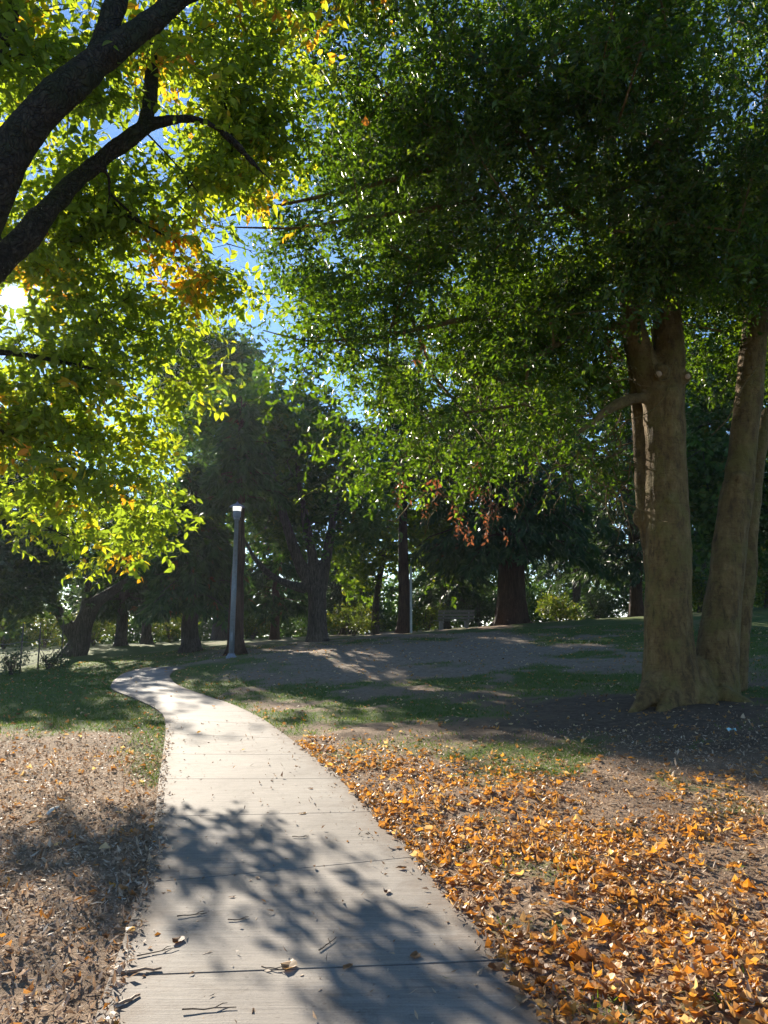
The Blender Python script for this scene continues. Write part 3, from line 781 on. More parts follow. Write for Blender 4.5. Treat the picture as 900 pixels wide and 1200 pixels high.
# ------------------------------------------------------------------ the old forked evergreen on the right
def build_holly():
    r = np.random.default_rng(77)
    base = at(805, 815, 12.5); base[2] = float(ground(base[0], base[1]))
    root = empty('evergreen_tree', base, 'large glossy dark evergreen with two smooth tan trunks from one base, right of the path', 'tree')
    lines = [
        [(786, 836, 12.45, .56), (786, 805, 12.5, .45), (784, 760, 12.5, .385), (783, 700, 12.5, .36), (783, 640, 12.5, .345), (781, 570, 12.5, .325), (780, 500, 12.5, .315), (777, 460, 12.5, .33)],
        [(772, 470, 12.5, .26), (757, 435, 12.45, .225), (744, 390, 12.4, .19), (736, 340, 12.3, .17), (726, 270, 12.2, .15), (716, 180, 12.2, .12), (700, 60, 12.3, .09)],
        [(782, 470, 12.5, .28), (784, 420, 12.5, .265), (782, 375, 12.55, .235), (777, 335, 12.6, .21), (775, 260, 12.7, .18), (782, 140, 12.8, .14), (795, 20, 12.9, .1)],
        [(838, 832, 12.7, 0.435), (838, 790, 12.75, 0.352), (843, 740, 12.8, 0.306), (850, 680, 12.85, 0.281), (859, 610, 12.9, 0.259), (869, 540, 12.95, 0.243), (877, 470, 13.0, 0.231), (883, 400, 13.05, 0.214), (890, 320, 13.1, 0.184), (899, 200, 13.2, 0.142), (905, 60, 13.3, 0.100)],
        [(852, 826, 13.3, .30), (862, 760, 13.3, .22), (872, 690, 13.35, .18), (879, 620, 13.4, .15), (886, 560, 13.6, .12), (900, 480, 13.9, .10)],
        [(768, 690, 12.75, .15), (758, 620, 12.75, .14), (753, 560, 12.8, .125), (750, 500, 12.85, .12), (744, 440, 12.95, .10), (730, 370, 13.1, .08)],
        [(754, 466, 12.4, .10), (735, 468, 12.2, .085), (712, 480, 12.0, .07), (692, 496, 11.8, .055), (672, 512, 11.6, .04)],
        [(770, 345, 12.5, .10), (745, 318, 12.0, .075), (715, 285, 11.5, .06), (680, 255, 11.0, .05), (655, 235, 10.7, .045), (640, 200, 10.4, .035)],
        [(736, 385, 12.4, .09), (700, 380, 12.0, .06), (660, 400, 11.6, .05), (610, 430, 11.2, .04)],
        # roots
        [(772, 800, 12.3, .22), (755, 820, 12.0, .13), (738, 838, 11.7, .06)], [(786, 815, 12.15, .2), (778, 838, 11.75, .10), (765, 850, 11.5, .05)],
        [(845, 815, 12.4, .2), (868, 826, 12.1, .12), (900, 834, 11.9, .08), (935, 845, 11.7, .04)], [(825, 818, 12.3, .2), (832, 842, 11.85, .10), (840, 852, 11.6, .05)],
        [(800, 820, 12.2, .2), (806, 843, 11.8, .1), (812, 852, 11.6, .05)],
    ]
    W = [resample(pxline(l), .16) for l in lines]
    balls = [(at(775, 437, 12.22), .15), (at(803, 442, 12.35), .11), (at(809, 815, 12.55), .42), (at(783, 585, 12.2), .07), (at(755, 607, 12.75), .19), (at(866, 560, 12.75), .12), (at(812, 790, 12.6), .30)]
    tm = fuse('trunk', [(w[:, :3], w[:, 3]) for w in W], balls, B_holly, .028, 3, .014, 5.5, 3, .035)
    obj('trunk', tm, root, base)
    cut = plain('cut_wood', (.42, .27, .17), .8)
    for (px, py, Yd, rr) in ((772, 438, 12.07, .05), (806, 441, 12.26, .045)):
        b = MB(); c = at(px, py, Yd); b.tube(np.array([c+[0, .05, 0], c+[0, .0, 0], c+[0, -.012, 0]]), [rr, rr, rr*.85], 12)
        obj('pruning_scar', b.mesh('pruning_scar', [cut]), root, base)
    def E(px, py, Yd, rx, ry, rz): return (*at(px, py, Yd), rx, ry, rz)
    ells = [(4.8, 13.5, 10.2, 5.6, 4.2, 4.6), (3.2, 13.0, 8.2, 4.2, 3.2, 2.8),
            E(430, 455, 11.2, 1.05, 1.6, 1.25), E(455, 520, 11.2, .9, 1.4, .85), E(405, 375, 11.2, 1.05, 1.6, 1.0), E(330, 225, 10.6, .8, 1.2, .6), E(350, 300, 11, .7, 1.2, .6), E(290, 300, 11.5, .4, .6, .25), E(530, 500, 11.6, 1.3, 1.8, 1.05), E(620, 520, 12.2, 1.3, 1.8, .95), E(690, 500, 13.6, 1.2, 1.6, 1.1),
            E(560, 400, 11.4, 2.0, 2.4, 1.4), E(430, 260, 10.8, 1.5, 2.2, 1.6), E(460, 90, 10.8, 1.6, 2.4, 1.8), E(400, 20, 10.8, 1.0, 2.0, 1.4), E(600, 230, 10.6, 2.0, 2.2, 1.8),
            E(790, 170, 9.6, 2.0, 1.8, 1.55), E(900, 240, 9.8, 1.5, 1.8, 1.2), E(690, 100, 9.4, 1.8, 2, 1.6), E(860, 40, 9.2, 1.8, 2, 1.5), E(560, 60, 9.8, 1.6, 2, 1.6), E(640, 420, 13.8, 1.8, 1.5, 1.3),
            E(760, 290, 10.8, 1.4, 1.0, .75), E(850, 305, 10.8, 1.2, 1.0, .6), E(715, 318, 11.2, .9, 1.0, .45), E(800, 235, 10.4, 1.6, 1.2, .8), E(900, 330, 11.2, 1.0, 1.0, .7), E(840, 300, 14.5, 2.0, 1.6, 1.6)]
    seeds = np.concatenate([w[::3, :3] for w in W[1:9]])
    seeds = seeds[seeds[:, 2] > 3.6]
    att = in_ells(ells, 680, r, .25)
    tubes, nodes, ends = grow(seeds, att, r, .5, .13, -.05, .009, 2.3, .08)
    # twiggy dead wood under the crown and long bare shoots against the trunks
    for pts in [[(752, 335, 12.1, .012), (765, 390, 11.9, .011), (762, 425, 11.85, .01), (775, 452, 11.85, .009), (788, 440, 11.9, .008), (790, 400, 12.0, .006)],
                [(788, 440, 11.9, .009), (778, 470, 11.9, .009), (755, 488, 11.9, .008), (720, 495, 11.9, .007)],
                [(893, 423, 12.5, .014), (868, 455, 12.4, .012), (855, 490, 12.4, .01), (834, 510, 12.4, .007)],
                [(845, 388, 12.0, .02), (820, 383, 11.9, .012), (795, 378, 11.8, .008)], [(655, 235, 10.7, .03), (690, 210, 10.5, .02), (720, 180, 10.3, .012)],
                [(600, 170, 11.4, .05), (520, 195, 11, .042), (437, 217, 10.6, .034), (350, 236, 10.3, .024), (242, 258, 10, .009)], [(580, 230, 11.2, .045), (500, 246, 10.8, .036), (430, 254, 10.4, .03), (350, 268, 10.2, .02), (258, 266, 10, .008)],
                [(560, 370, 11.6, .045), (480, 388, 11.2, .032), (418, 397, 11, .024), (360, 401, 10.8, .016), (308, 387, 10.6, .007)]]:
        w = resample(pxline(pts), .12); tubes.append((w[:, :3], w[:, 3]))
    for _ in range(150):
        p = at(r.uniform(480, 740), r.uniform(430, 580), r.uniform(11.6, 14)); q = p+np.array([r.normal(0, .4), r.normal(0, .4), -r.uniform(.1, .8)])
        s = np.linspace(0, 1, 6)[:, None]; P = p*(1-s)+q*s+r.normal(0, .04, (6, 3)); tubes.append((P, np.linspace(.012, .004, 6)))
    # leaf sprays
    nS = 28000
    cen = np.concatenate([ends[r.integers(0, len(ends), int(nS*.78))]+r.normal(0, 1, (int(nS*.78), 3))*np.array([.30, .30, .20]),
                          nodes[r.integers(0, len(nodes), int(nS*.12))]+r.normal(0, .3, (int(nS*.12), 3)), in_ells(ells, nS-int(nS*.78)-int(nS*.12), r, .45)])
    px, py = proj(cen)
    keep = (cen[:, 2] > 3.35) & ~((px > 722) & (py > 352+25*np.sin(px*.11)) & (cen[:, 1] < 12.9)) & ~((py > 590) & (px > 600))
    gaps = fbm(cen*.9, 41, 3); keep &= gaps > .29
    for py_ in (490, 515, 540, 565):                      # the gap the low sun comes through to the trunk
        q = cen-at(762, py_, 12.35); t_ = q@SUN; keep &= ~((t_ > 0) & (np.linalg.norm(q-t_[:, None]*SUN, axis=1) < .16))
    cen = cen[keep]; n = len(cen)
    ctr = np.array([4, 12.8, 8.0]); outv = unit(cen-ctr)
    Ax = unit(outv*.7+r.normal(0, .6, (n, 3))+np.array([0, 0, -.1])); ls = r.uniform(.22, .5, n); m = 11
    P, D, Nn, LL, WW = sprays(cen, Ax, ls, m, r, .108, .46, .15, .9, .8, .5)
    tint = np.clip(r.beta(2, 2.6, n)[:, None]+r.normal(0, .15, (n, m)), 0, 1).ravel()
    lit = np.zeros(len(P), bool)
    for py_ in range(480, 575, 12):
        q = P-at(764, py_, 12.3); t_ = q@SUN; lit |= (t_ > -.1) & (np.linalg.norm(q-t_[:, None]*SUN, axis=1) < .17)
    k = ~lit; P, D, Nn, LL, WW, tint = P[k], D[k], Nn[k], LL[k], WW[k], tint[k]
    me = leaves_mesh('crown', [(P, D, Nn, LL, WW, r.normal(.35, .2, len(P)), r.normal(-.1, .15, len(P)), 'fold', tint, 0)], [M_holly])
    obj('crown', me, root, base)
    twE = cen+Ax*ls[:, None]
    obj('branches', tubes_mesh('branches', tubes, [B_holly], 7, (cen, twE, .0035)), root, base)
    # dead brown sprigs
    O = []
    for px, py, Yd in [(465, 575, 10.9), (472, 560, 10.8), (505, 588, 11), (512, 560, 11), (530, 590, 11.1), (557, 545, 11.2), (556, 565, 11.2), (575, 570, 11.3), (585, 590, 11.3), (598, 582, 11.4), (570, 595, 11.3), (540, 612, 11.3), (548, 615, 11.3), (580, 615, 11.4), (710, 395, 11.6), (716, 402, 11.6), (470, 385, 10.5), (490, 410, 10.6)]:
        for _ in range(3): O.append(at(px+r.normal(0, 4), py+r.normal(0, 5), Yd))
    O = np.array(O); P, D, Nn, LL, WW = sprays(O, unit(np.array([0, 0, -1.0])+r.normal(0, .3, O.shape)), np.full(len(O), .2), 6, r, .085, .42, .5)
    o = obj('dead_leaves', leaves_mesh('dead_leaves', [(P, D, Nn, LL, WW, .5, .2, 'fold', r.uniform(0, 1, len(P)), 0)], [M_dead]), root, base)
    o['label'] = 'withered red-brown sprigs hanging in the lower crown'
build_holly()

# ------------------------------------------------------------------ the autumn tree leaning in from the left
def build_near():
    r = np.random.default_rng(31)
    b0 = at(-150, 600, 6.6); base = np.array([b0[0], 6.6, float(ground(b0[0], 6.6))])
    root = empty('autumn_tree', base, 'yellow-green autumn tree reaching over from the left on thick dark limbs', 'tree')
    bx, bz = base[0], base[2]
    trunk = [[bx, 6.6, bz-.2, .55], [bx+.02, 6.6, bz+.3, .42], [bx+.08, 6.6, bz+1.2, .37], [bx+.2, 6.55, bz+2.2, .34]]+[list(v) for v in pxline([(-95, 420, 6.4, .33), (-45, 310, 6.3, .31)])]
    lines = [np.array(trunk),
        pxline([(-45, 310, 6.3, .30), (-18, 235, 6.2, .27), (10, 180, 6.2, .24), (45, 135, 6.2, .21), (90, 92, 6.3, .19), (125, 62, 6.4, .175), (165, 35, 6.5, .14), (225, -12, 6.7, .12), (310, -80, 7, .09), (420, -150, 7.4, .06)]),
        pxline([(110, 72, 6.4, .15), (128, 30, 6.5, .12), (142, -20, 6.6, .11), (160, -120, 6.8, .08)]),
        pxline([(-95, 420, 6.6, .22), (-30, 345, 6.9, .19), (15, 295, 7.1, .165), (55, 245, 7.3, .15), (105, 198, 7.4, .135), (150, 163, 7.5, .12), (170, 148, 7.5, .10)]),
        pxline([(165, 150, 7.5, .09), (178, 120, 7.55, .085), (176, 92, 7.6, .075), (182, 40, 7.7, .06), (200, -60, 7.9, .04)]),
        pxline([(165, 150, 7.5, .08), (212, 135, 7.6, .065), (250, 143, 7.7, .06), (275, 165, 7.8, .05), (295, 192, 7.9, .042), (320, 212, 8.0, .03), (345, 240, 8.1, .02)]),
        pxline([(120, 190, 7.4, .07), (138, 215, 7.5, .05), (125, 245, 7.7, .04)]),
        pxline([(-40, 130, 6.4, .15), (-5, 60, 6.5, .13), (15, 10, 6.6, .11), (30, -60, 6.8, .08)]),
        pxline([(-120, 470, 7.2, .10), (-50, 490, 8.2, .07), (5, 507, 9.0, .055), (50, 520, 9.4, .045), (85, 540, 9.8, .035), (97, 590, 10.2, .022)]),
        pxline([(-110, 440, 7.0, .09), (-40, 410, 7.8, .06), (30, 415, 8.4, .045), (100, 430, 8.9, .03), (160, 445, 9.3, .02)]),
        pxline([(168, 152, 7.5, .03), (205, 190, 7.8, .024), (240, 235, 8.1, .016), (262, 268, 8.3, .01)]),
    ]
    for l_, f_ in zip(lines[1:], (.70, .68, .72, .66, .55, .55, .7, .6, .65, .45)): l_[:, 3] *= f_
    W = [resample(l, .14) for l in lines]
    obj('trunk', fuse('trunk', [(w[:, :3], w[:, 3]) for w in W[:8]], [], B_near, .026, 8, .022, 7, 2), root, base)
    def E(px, py, Yd, rx, ry, rz): return (*at(px, py, Yd), rx, ry, rz)
    ells = [E(20, 40, 6.6, .9, 1.2, .8), E(110, 40, 7.4, 1.0, 1.4, .9), E(230, 60, 8.0, 1.0, 1.4, .9), E(310, 90, 8.4, .6, 1.2, .9), E(70, 190, 8.6, 1.0, 1.2, .7), E(190, 230, 8.8, 1.0, 1.4, .8), E(270, 200, 8.8, .6, 1.1, .8),
            E(130, 310, 8.6, 1.0, 1.2, .7), E(30, 270, 8.6, .7, 1.2, .6), E(230, 300, 9.2, .7, 1.2, .6), E(60, 400, 8.8, .9, 1.3, .55), E(150, 440, 9.2, .8, 1.0, .45), E(215, 455, 8.8, .35, .5, .25), E(20, 480, 9.2, .8, 1.2, .5),
            E(40, 570, 15, .8, .8, .36), E(110, 580, 8.8, .6, .8, .4), E(125, 630, 12.3, .5, .7, .42), E(30, 600, 13, .55, .7, .28), E(150, 540, 10.0, .4, .7, .35), E(108, 655, 12.4, .2, .3, .26), E(140, 668, 10.6, .22, .3, .18),
            E(40, 345, 9.2, .8, .9, .5), E(120, 375, 9.4, .8, .9, .5), E(195, 370, 9.6, .55, .8, .5), E(20, 520, 9.8, .8, .9, .4), E(95, 505, 9.9, .8, .9, .4), E(160, 610, 10.6, .45, .8, .36), E(185, 600, 10.2, .3, .6, .3), E(60, 615, 13, .6, .6, .28),
            E(262, 262, 9.0, .5, .8, .5), E(245, 330, 9.4, .5, .7, .35), E(300, 170, 8.8, .5, .9, .6),
            E(-80, 300, 7.5, 1.0, 1.4, 1.0), E(-90, 500, 9.5, 1.1, 1.6, .8), E(-60, 80, 7, 1, 1.5, 1), E(380, -60, 8.5, 1.2, 1.5, .8), E(150, -120, 7.5, 1.6, 1.6, .6)]
    ells = [(e[0], e[1], e[2], e[3]*(1 if e[2] > 4.6 else 1.12), e[4]*(.62 if e[2] > 4.6 else .95), e[5]*(1 if e[2] > 4.6 else 1.1)) for e in ells]
    seeds = np.concatenate([w[::2, :3] for w in W]); seeds = seeds[seeds[:, 2] > 2.9]
    att = in_ells(ells, 430, r)
    tubes, nodes, ends = grow(seeds, att, r, .3, .14, .03, .0048, 2.2, .05)
    for w in W[8:]: tubes.append((w[:, :3], w[:, 3]))
    nS = 9500
    k1 = int(nS*.62)
    cen = np.concatenate([ends[r.integers(0, len(ends), k1)]+r.normal(0, 1, (k1, 3))*np.array([.24, .24, .16]), in_ells(ells, nS-k1, r)])
    g = fbm(cen*1.1, 51, 3); cen = cen[g > np.where(cen[:, 2] > 4.6, .49, .445)]; px, py = proj(cen); cen = cen[np.hypot(px-15, py-347) > 16]; n = len(cen)
    Ax = unit(r.normal(0, 1, (n, 3))*np.array([1, 1, .45])+np.array([.25, .05, -.15])); ls = r.uniform(.22, .5, n); m = 7
    P, D, Nn, LL, WW = sprays(cen, Ax, ls, m, r, .128, .56, .45, .85, .4, .35)
    sunk = np.repeat(False, len(P)); px, py = proj(P+D*LL[:, None]*.5); sunk = np.hypot(px-15, py-347) < 15
    # autumn colour comes on in patches, towards the twig ends first
    au = fbm(cen*.75+7, 61, 3); t = np.clip(.30+.9*(au-.5)+r.normal(0, .16, n), 0, .72)
    gold = (fbm(cen*1.2+3, 62, 2) > .69); t = np.where(gold, r.uniform(.72, 1.0, n), t)
    tint = np.clip(t[:, None]+r.normal(0, .09, (n, m)), 0, 1).ravel()
    k = ~sunk; P, D, Nn, LL, WW, tint = P[k], D[k], Nn[k], LL[k], WW[k], tint[k]
    me = leaves_mesh('crown', [(P, D, Nn, LL, WW, r.normal(.25, .2, len(P)), r.normal(-.15, .2, len(P)), 'ovate', tint, 0)], [M_near])
    obj('crown', me, root, base)
    obj('branches', tubes_mesh('branches', tubes, [B_near], 7, (cen, cen+Ax*ls[:, None], .003)), root, base)
build_near()

# ------------------------------------------------------------------ background trees
def base_of(px, Yd):
    x = (px-450)/F*Yd*1.012; return np.array([x, Yd, float(ground(x, Yd))])

def broadleaf(name, label, px, Yd, ells, tlines, tr, nleaf, leafL, mat, bark, seed, natt=70, leafW=.75, group=None, gap=.36, fr=.7, bare=None):
    """tlines: limbs as world polylines with radii; ells: crown volumes"""
    r = np.random.default_rng(seed); base = base_of(px, Yd)
    root = empty(name, base, label, 'tree', group)
    W = [resample(np.array(l, float), .3) for l in tlines]
    obj('trunk', fuse('trunk', [(w[:, :3], w[:, 3]) for w in W], [], bark, max(.05, tr*.14), seed, .02, 3, 3, .05), root, base)
    seeds = np.concatenate([w[:, :3] for w in W]); zmin = min(e[2]-e[5] for e in ells)
    seeds = seeds[seeds[:, 2] > min(zmin+.3, seeds[:, 2].max()-.5)]
    tubes, nodes, ends = grow(seeds, in_ells(ells, natt, r), r, .9, .12, .02, .02, 2.3, tr*.33)
    m = 8; nS = nleaf//m; k1 = int(nS*.6)
    cen = np.concatenate([ends[r.integers(0, len(ends), k1)]+r.normal(0, 1, (k1, 3))*np.array([.8, .8, .5]), in_ells(ells, nS-k1, r, .3)])
    cen = cen[fbm(cen*fr, seed+3, 3) > gap]; cen = cen[cen[:, 2] > ground(cen[:, 0], cen[:, 1])+.4]; n = len(cen)
    if bare:                                              # limbs that stay bare: no sprays in this box of (x, y, z) ranges
        b_in = np.all([(cen[:, k] > bare[k][0]) & (cen[:, k] < bare[k][1]) for k in range(3)], axis=0)
        cen = cen[~(b_in & (r.uniform(0, 1, n) < .88))]; n = len(cen)
    Ax = unit(r.normal(0, 1, (n, 3))*np.array([1, 1, .5])); ls = r.uniform(.35, .8, n)
    P, D, Nn, LL, WW = sprays(cen, Ax, ls, m, r, leafL, leafW, .4, .85, .4, .4)
    tint = np.clip(r.beta(2, 2.4, n)[:, None]+r.normal(0, .12, (n, m)), 0, 1).ravel()
    obj('crown', leaves_mesh('crown', [(P, D, Nn, LL, WW, .2, -.1, 'quad', tint, 0)], [mat]), root, base)
    obj('branches', tubes_mesh('branches', tubes, [bark], 5), root, base)
    return root

def lumps(c, rad, n, r, f=.45):
    """an uneven crown: smaller ellipsoids set round the shell of a big one"""
    c, rad = np.array(c, float), np.array(rad, float); out = [(*c, *(rad*.7))]
    for _ in range(n):
        d = unit(r.normal(size=3)); p = c+d*rad*.72; s = r.uniform(.75, 1.2)*f
        out.append((*p, *(rad*s)))
    return out

def conifer(name, label, px, Yd, height, crown_r, skirt, tr, seed, bark, mat=None, group=None, nb=150, blades=60, droop=.5, top_taper=1.0, bl=.5, bw=.16, lean=0.0, brown=.008):
    """trunk with tiers of drooping boughs hung with flat sprays"""
    mat = mat or M_cedar
    r = np.random.default_rng(seed); base = base_of(px, Yd); root = empty(name, base, label, 'tree', group)
    hs = np.linspace(-.2, height, 14)
    P = np.c_[base[0]+lean*hs+r.normal(0, .03, 14), np.full(14, Yd), base[2]+hs]
    rad = tr*(1-hs/height*.92).clip(.05); rad[0] *= 1.25
    b = MB(); b.tube(P, rad, 16)
    for k in range(6):
        a = k*PI/3+r.uniform(-.3, .3); d = np.array([math.cos(a), math.sin(a), 0])
        b.tube(np.array([base+[0, 0, .5]+d*tr*.6, base+[0, 0, .15]+d*tr*.95, base+[0, 0, -.08]+d*tr*1.45]), [tr*.3, tr*.25, tr*.12], 8)
    me = b.mesh('trunk', [bark]); nv = len(me.vertices); V = np.empty(nv*3, np.float32); me.vertices.foreach_get('co', V); V = V.reshape(-1, 3)
    V += (fbm(V*np.array([4, 4, 1.0]), seed, 3)-.5)[:, None]*r.normal(0, .02, 3)*1.5; me.vertices.foreach_set('co', V.ravel().astype(np.float32))
    obj('trunk', me, root, base)
    tubes, Pp, Dd = [], [], []
    for k in range(nb):
        h = skirt+(height-skirt)*(k+r.uniform())/nb
        f = 1-((h-skirt)/(height-skirt))
        L = crown_r*(.25+.75*f**top_taper)*r.uniform(.65, 1.1)
        a = r.uniform(0, 2*PI); d = np.array([math.cos(a), math.sin(a), 0]); s = np.linspace(0, 1, 6)
        c0 = np.array([base[0]+lean*h, Yd, base[2]+h+.35*L*droop])
        B = c0+d*L*s[:, None]; B[:, 2] += L*(.18*s-droop*.75*s**2)+r.normal(0, .06, 6)
        B[:, 2] = np.maximum(B[:, 2], base[2]+.6)
        tubes.append((B, np.linspace(max(.02, tr*.1), .012, 6)))
        n = max(6, int(blades*(.3+.7*L/crown_r)))
        t = r.uniform(.12, 1, n)**.8; i = np.minimum((t*5).astype(int), 4); w = (t*5-i)[:, None]
        pt = B[i]*(1-w)+B[i+1]*w
        side = np.cross(d, [0, 0, 1.0]); lat = r.normal(0, .16, n)*L*(.4+.6*(1-t))
        pt = pt+side*lat[:, None]; pt[:, 2] -= np.abs(lat)*.35+r.uniform(0, .25, n)
        dd = d*.5+side*np.sign(lat)[:, None]*.35+r.normal(0, .3, (n, 3)); dd[:, 2] -= droop*1.4
        Pp.append(pt); Dd.append(dd)
    P = np.concatenate(Pp); D = unit(np.concatenate(Dd)); n = len(P)
    LL = r.uniform(.6, 1.2, n)*bl; WW = LL*r.uniform(.7, 1.3, n)*bw/bl
    tint = np.clip(r.beta(2, 2.5, n)*.9, 0, .9); tint = np.where((r.uniform(0, 1, n) < brown), 1.0, tint)
    # each flat spray is three narrow fingers
    Pq, Dq, Lq, Wq, Tq = [], [], [], [], []
    Sd = unit(np.cross(D, unit(r.normal(size=(n, 3)))))
    for s_, l_ in ((0, 1), (.45, .75), (-.45, .75)):
        Pq.append(P+D*(.08*LL)[:, None]*abs(s_)); Dq.append(D+Sd*s_); Lq.append(LL*l_); Wq.append(WW*.7); Tq.append(tint)
    P, D, LL, WW, tint = np.concatenate(Pq), np.concatenate(Dq), np.concatenate(Lq), np.concatenate(Wq), np.concatenate(Tq)
    Nn = unit(np.tile(np.cross(Sd, unit(Sd+.01)), (3, 1))+r.normal(0, 1, (len(P), 3)))
    obj('crown', leaves_mesh('crown', [(P, D, Nn, LL, WW, .2, -.12, 'quad', tint, 0)], [mat]), root, base)
    obj('branches', tubes_mesh('branches', tubes, [bark], 5), root, base)
    return root

rb = np.random.default_rng(19)
# the many-limbed maple beyond the lamp
b_ = base_of(374, 33)
mp = [[[*b_[:2], b_[2]-.3, .75], [*b_[:2], b_[2]+.3, .5], [b_[0]-.02, 33, b_[2]+1.2, .45], [b_[0]-.05, 33, b_[2]+2.2, .46]],
      [list(v) for v in pxline([(370, 690, 33, .36), (355, 672, 32.9, .33), (340, 630, 32.8, .27), (328, 590, 32.7, .23), (318, 555, 32.6, .2), (305, 500, 32.5, .14)])],
      [list(v) for v in pxline([(358, 690, 33, .28), (335, 684, 32.4, .2), (312, 672, 32, .16), (295, 650, 31.6, .13), (283, 625, 31.4, .1), (270, 600, 31.2, .07)])],
      [list(v) for v in pxline([(372, 690, 33, .33), (366, 650, 33, .26), (358, 610, 33.1, .22), (350, 560, 33.2, .17), (345, 500, 33.3, .12)])],
      [list(v) for v in pxline([(376, 690, 33, .34), (382, 655, 33.1, .28), (390, 610, 33.2, .22), (400, 560, 33.3, .17), (410, 500, 33.4, .12)])],
      [list(v) for v in pxline([(318, 600, 32.8, .12), (300, 590, 32.5, .09), (270, 570, 32.2, .07), (240, 545, 32, .05)])]]
for l_ in mp:
    for p_ in l_: p_[3] *= .8
broadleaf('maple_tree', 'wide dark green maple with several thick limbs spreading low, just beyond the lamp post', 372, 33,
          lumps((-3.8, 33.5, 8.6), (3.3, 3.2, 3.8), 16, rb, .42)+[(*at(330, 600, 32), 2.4, 2, 1.4), (*at(250, 590, 31.5), 1.8, 1.2, 1.2), (*at(240, 520, 30.5), 2.0, 1.4, 1.9), (*at(215, 600, 28.6), 1.5, .9, 1.2), (*at(290, 500, 31), 2.2, 1.4, 1.8), (*at(410, 600, 32.5), 1.4, 2, 1.6)], mp, .45, 60000, .24, M_maple, B_grey, 101, 130, gap=.42, bare=((-6.5, -1.2), (25, 33.2), (0, 8.2)))
b_ = base_of(262, 51)
broadleaf('tall_maple_tree', 'tall far maple rising above and behind the round cedar and the lamp post', 262, 51,
          lumps((-10.6, 51, 15.6), (4.4, 3.6, 6.0), 16, rb, .42)+[(*at(240, 600, 51), 3.6, 3, 2.6), (*at(300, 520, 51), 3, 3, 3)],
          [[[*b_[:2], b_[2]-.3, .6], [*b_[:2], b_[2]+1, .45], [b_[0]-.2, 51, b_[2]+7, .36], [b_[0]-.6, 51, b_[2]+15, .12]]], .42, 42000, .32, M_maple, B_grey, 111, 110, gap=.36)
# bright lime maple branch behind the holly
b_ = base_of(440, 42)
broadleaf('lime_maple_tree', 'slender maple with sunlit lime green leaves between the wide maple and the bench', 440, 42,
          [(*at(425, 640, 42), 1.7, 1.6, 1.7), (*at(500, 630, 41.5), 2.4, 1.6, 1.6), (*at(560, 640, 41.5), 1.7, 1.4, 1.3), (*at(480, 590, 42), 3.0, 1.8, 1.5), (*at(520, 675, 41.5), .9, .9, .8), (*at(420, 680, 42), 1.0, .9, .9)],
          [[[*b_[:2], b_[2]-.2, .26], [*b_[:2], b_[2]+1.5, .18], [b_[0]+.3, 42, b_[2]+3.5, .15], [b_[0]+.8, 42, b_[2]+6.5, .1]]], .18, 16000, .26, M_lime, B_grey, 103, 60, gap=.36)
# leaning forked tree at the left
b_ = base_of(92, 36)
broadleaf('leaning_tree', 'dark trunk forking low and leaning right, open crown against the bright gap at left', 92, 36,
          [(*at(110, 615, 36), 2.4, 2.2, 1.5), (*at(150, 580, 36.5), 2.0, 2.2, 1.7), (*at(90, 650, 36), 1.5, 1.6, .9), (*at(170, 640, 36), 1.6, 1.8, 1.3), (*at(60, 610, 37), 1.8, 2, 1.0)],
          [[[*b_[:2], b_[2]-.3, .65]]+[list(v) for v in pxline([(94, 755, 36, .46), (96, 735, 36, .42), (104, 715, 36, .36), (116, 702, 36, .27), (135, 692, 36, .2), (160, 670, 36, .13), (175, 630, 36, .08)])],
           [list(v) for v in pxline([(92, 750, 36, .36), (80, 735, 35.9, .3), (70, 722, 35.8, .22), (60, 690, 35.7, .16), (55, 640, 35.7, .1)])],
           [list(v) for v in pxline([(100, 720, 36, .28), (104, 690, 36.2, .18), (100, 650, 36.4, .12), (110, 590, 36.5, .07)])]], .42, 15000, .19, M_maple, B_grey, 105, 70, gap=.43)
# big dark tree at the left edge
b_ = base_of(-8, 33)
broadleaf('dark_chestnut_tree', 'big dense dark tree filling the left edge with foliage nearly down to the ground', -8, 33,
          lumps((-16.7, 33, 5.7), (3.3, 3.0, 3.7), 16, rb, .42)+[(*at(0, 680, 32), 2.0, 2, 1.2), (*at(50, 660, 33), 1.3, 1.6, 1.2), (*at(-60, 690, 32.5), 2, 2, 1.2)],
          [[[*b_[:2], b_[2]-.3, .6], [*b_[:2], b_[2]+1, .45], [*b_[:2], b_[2]+4, .3], [*b_[:2], b_[2]+6, .1]]], .4, 34000, .26, M_dark, B_grey, 107, 70, gap=.37)
# right, behind the evergreen
b_ = base_of(948, 27)
broadleaf('right_tree', 'dark leafy tree behind the leaning right trunk of the big evergreen', 948, 27,
          lumps((13.2, 27, 8.0), (4.4, 3.5, 4.6), 14, rb, .42)+[(*at(850, 560, 27), 1.8, 2, 1.8), (*at(860, 640, 27), 1.4, 1.6, 1.0)],
          [[[*b_[:2], b_[2]-.3, .5], [*b_[:2], b_[2]+1, .36], [b_[0]-.3, 27, b_[2]+5, .3], [b_[0]-.6, 27, b_[2]+10, .12]]], .34, 40000, .22, M_maple, B_grey, 109, 70, gap=.33)

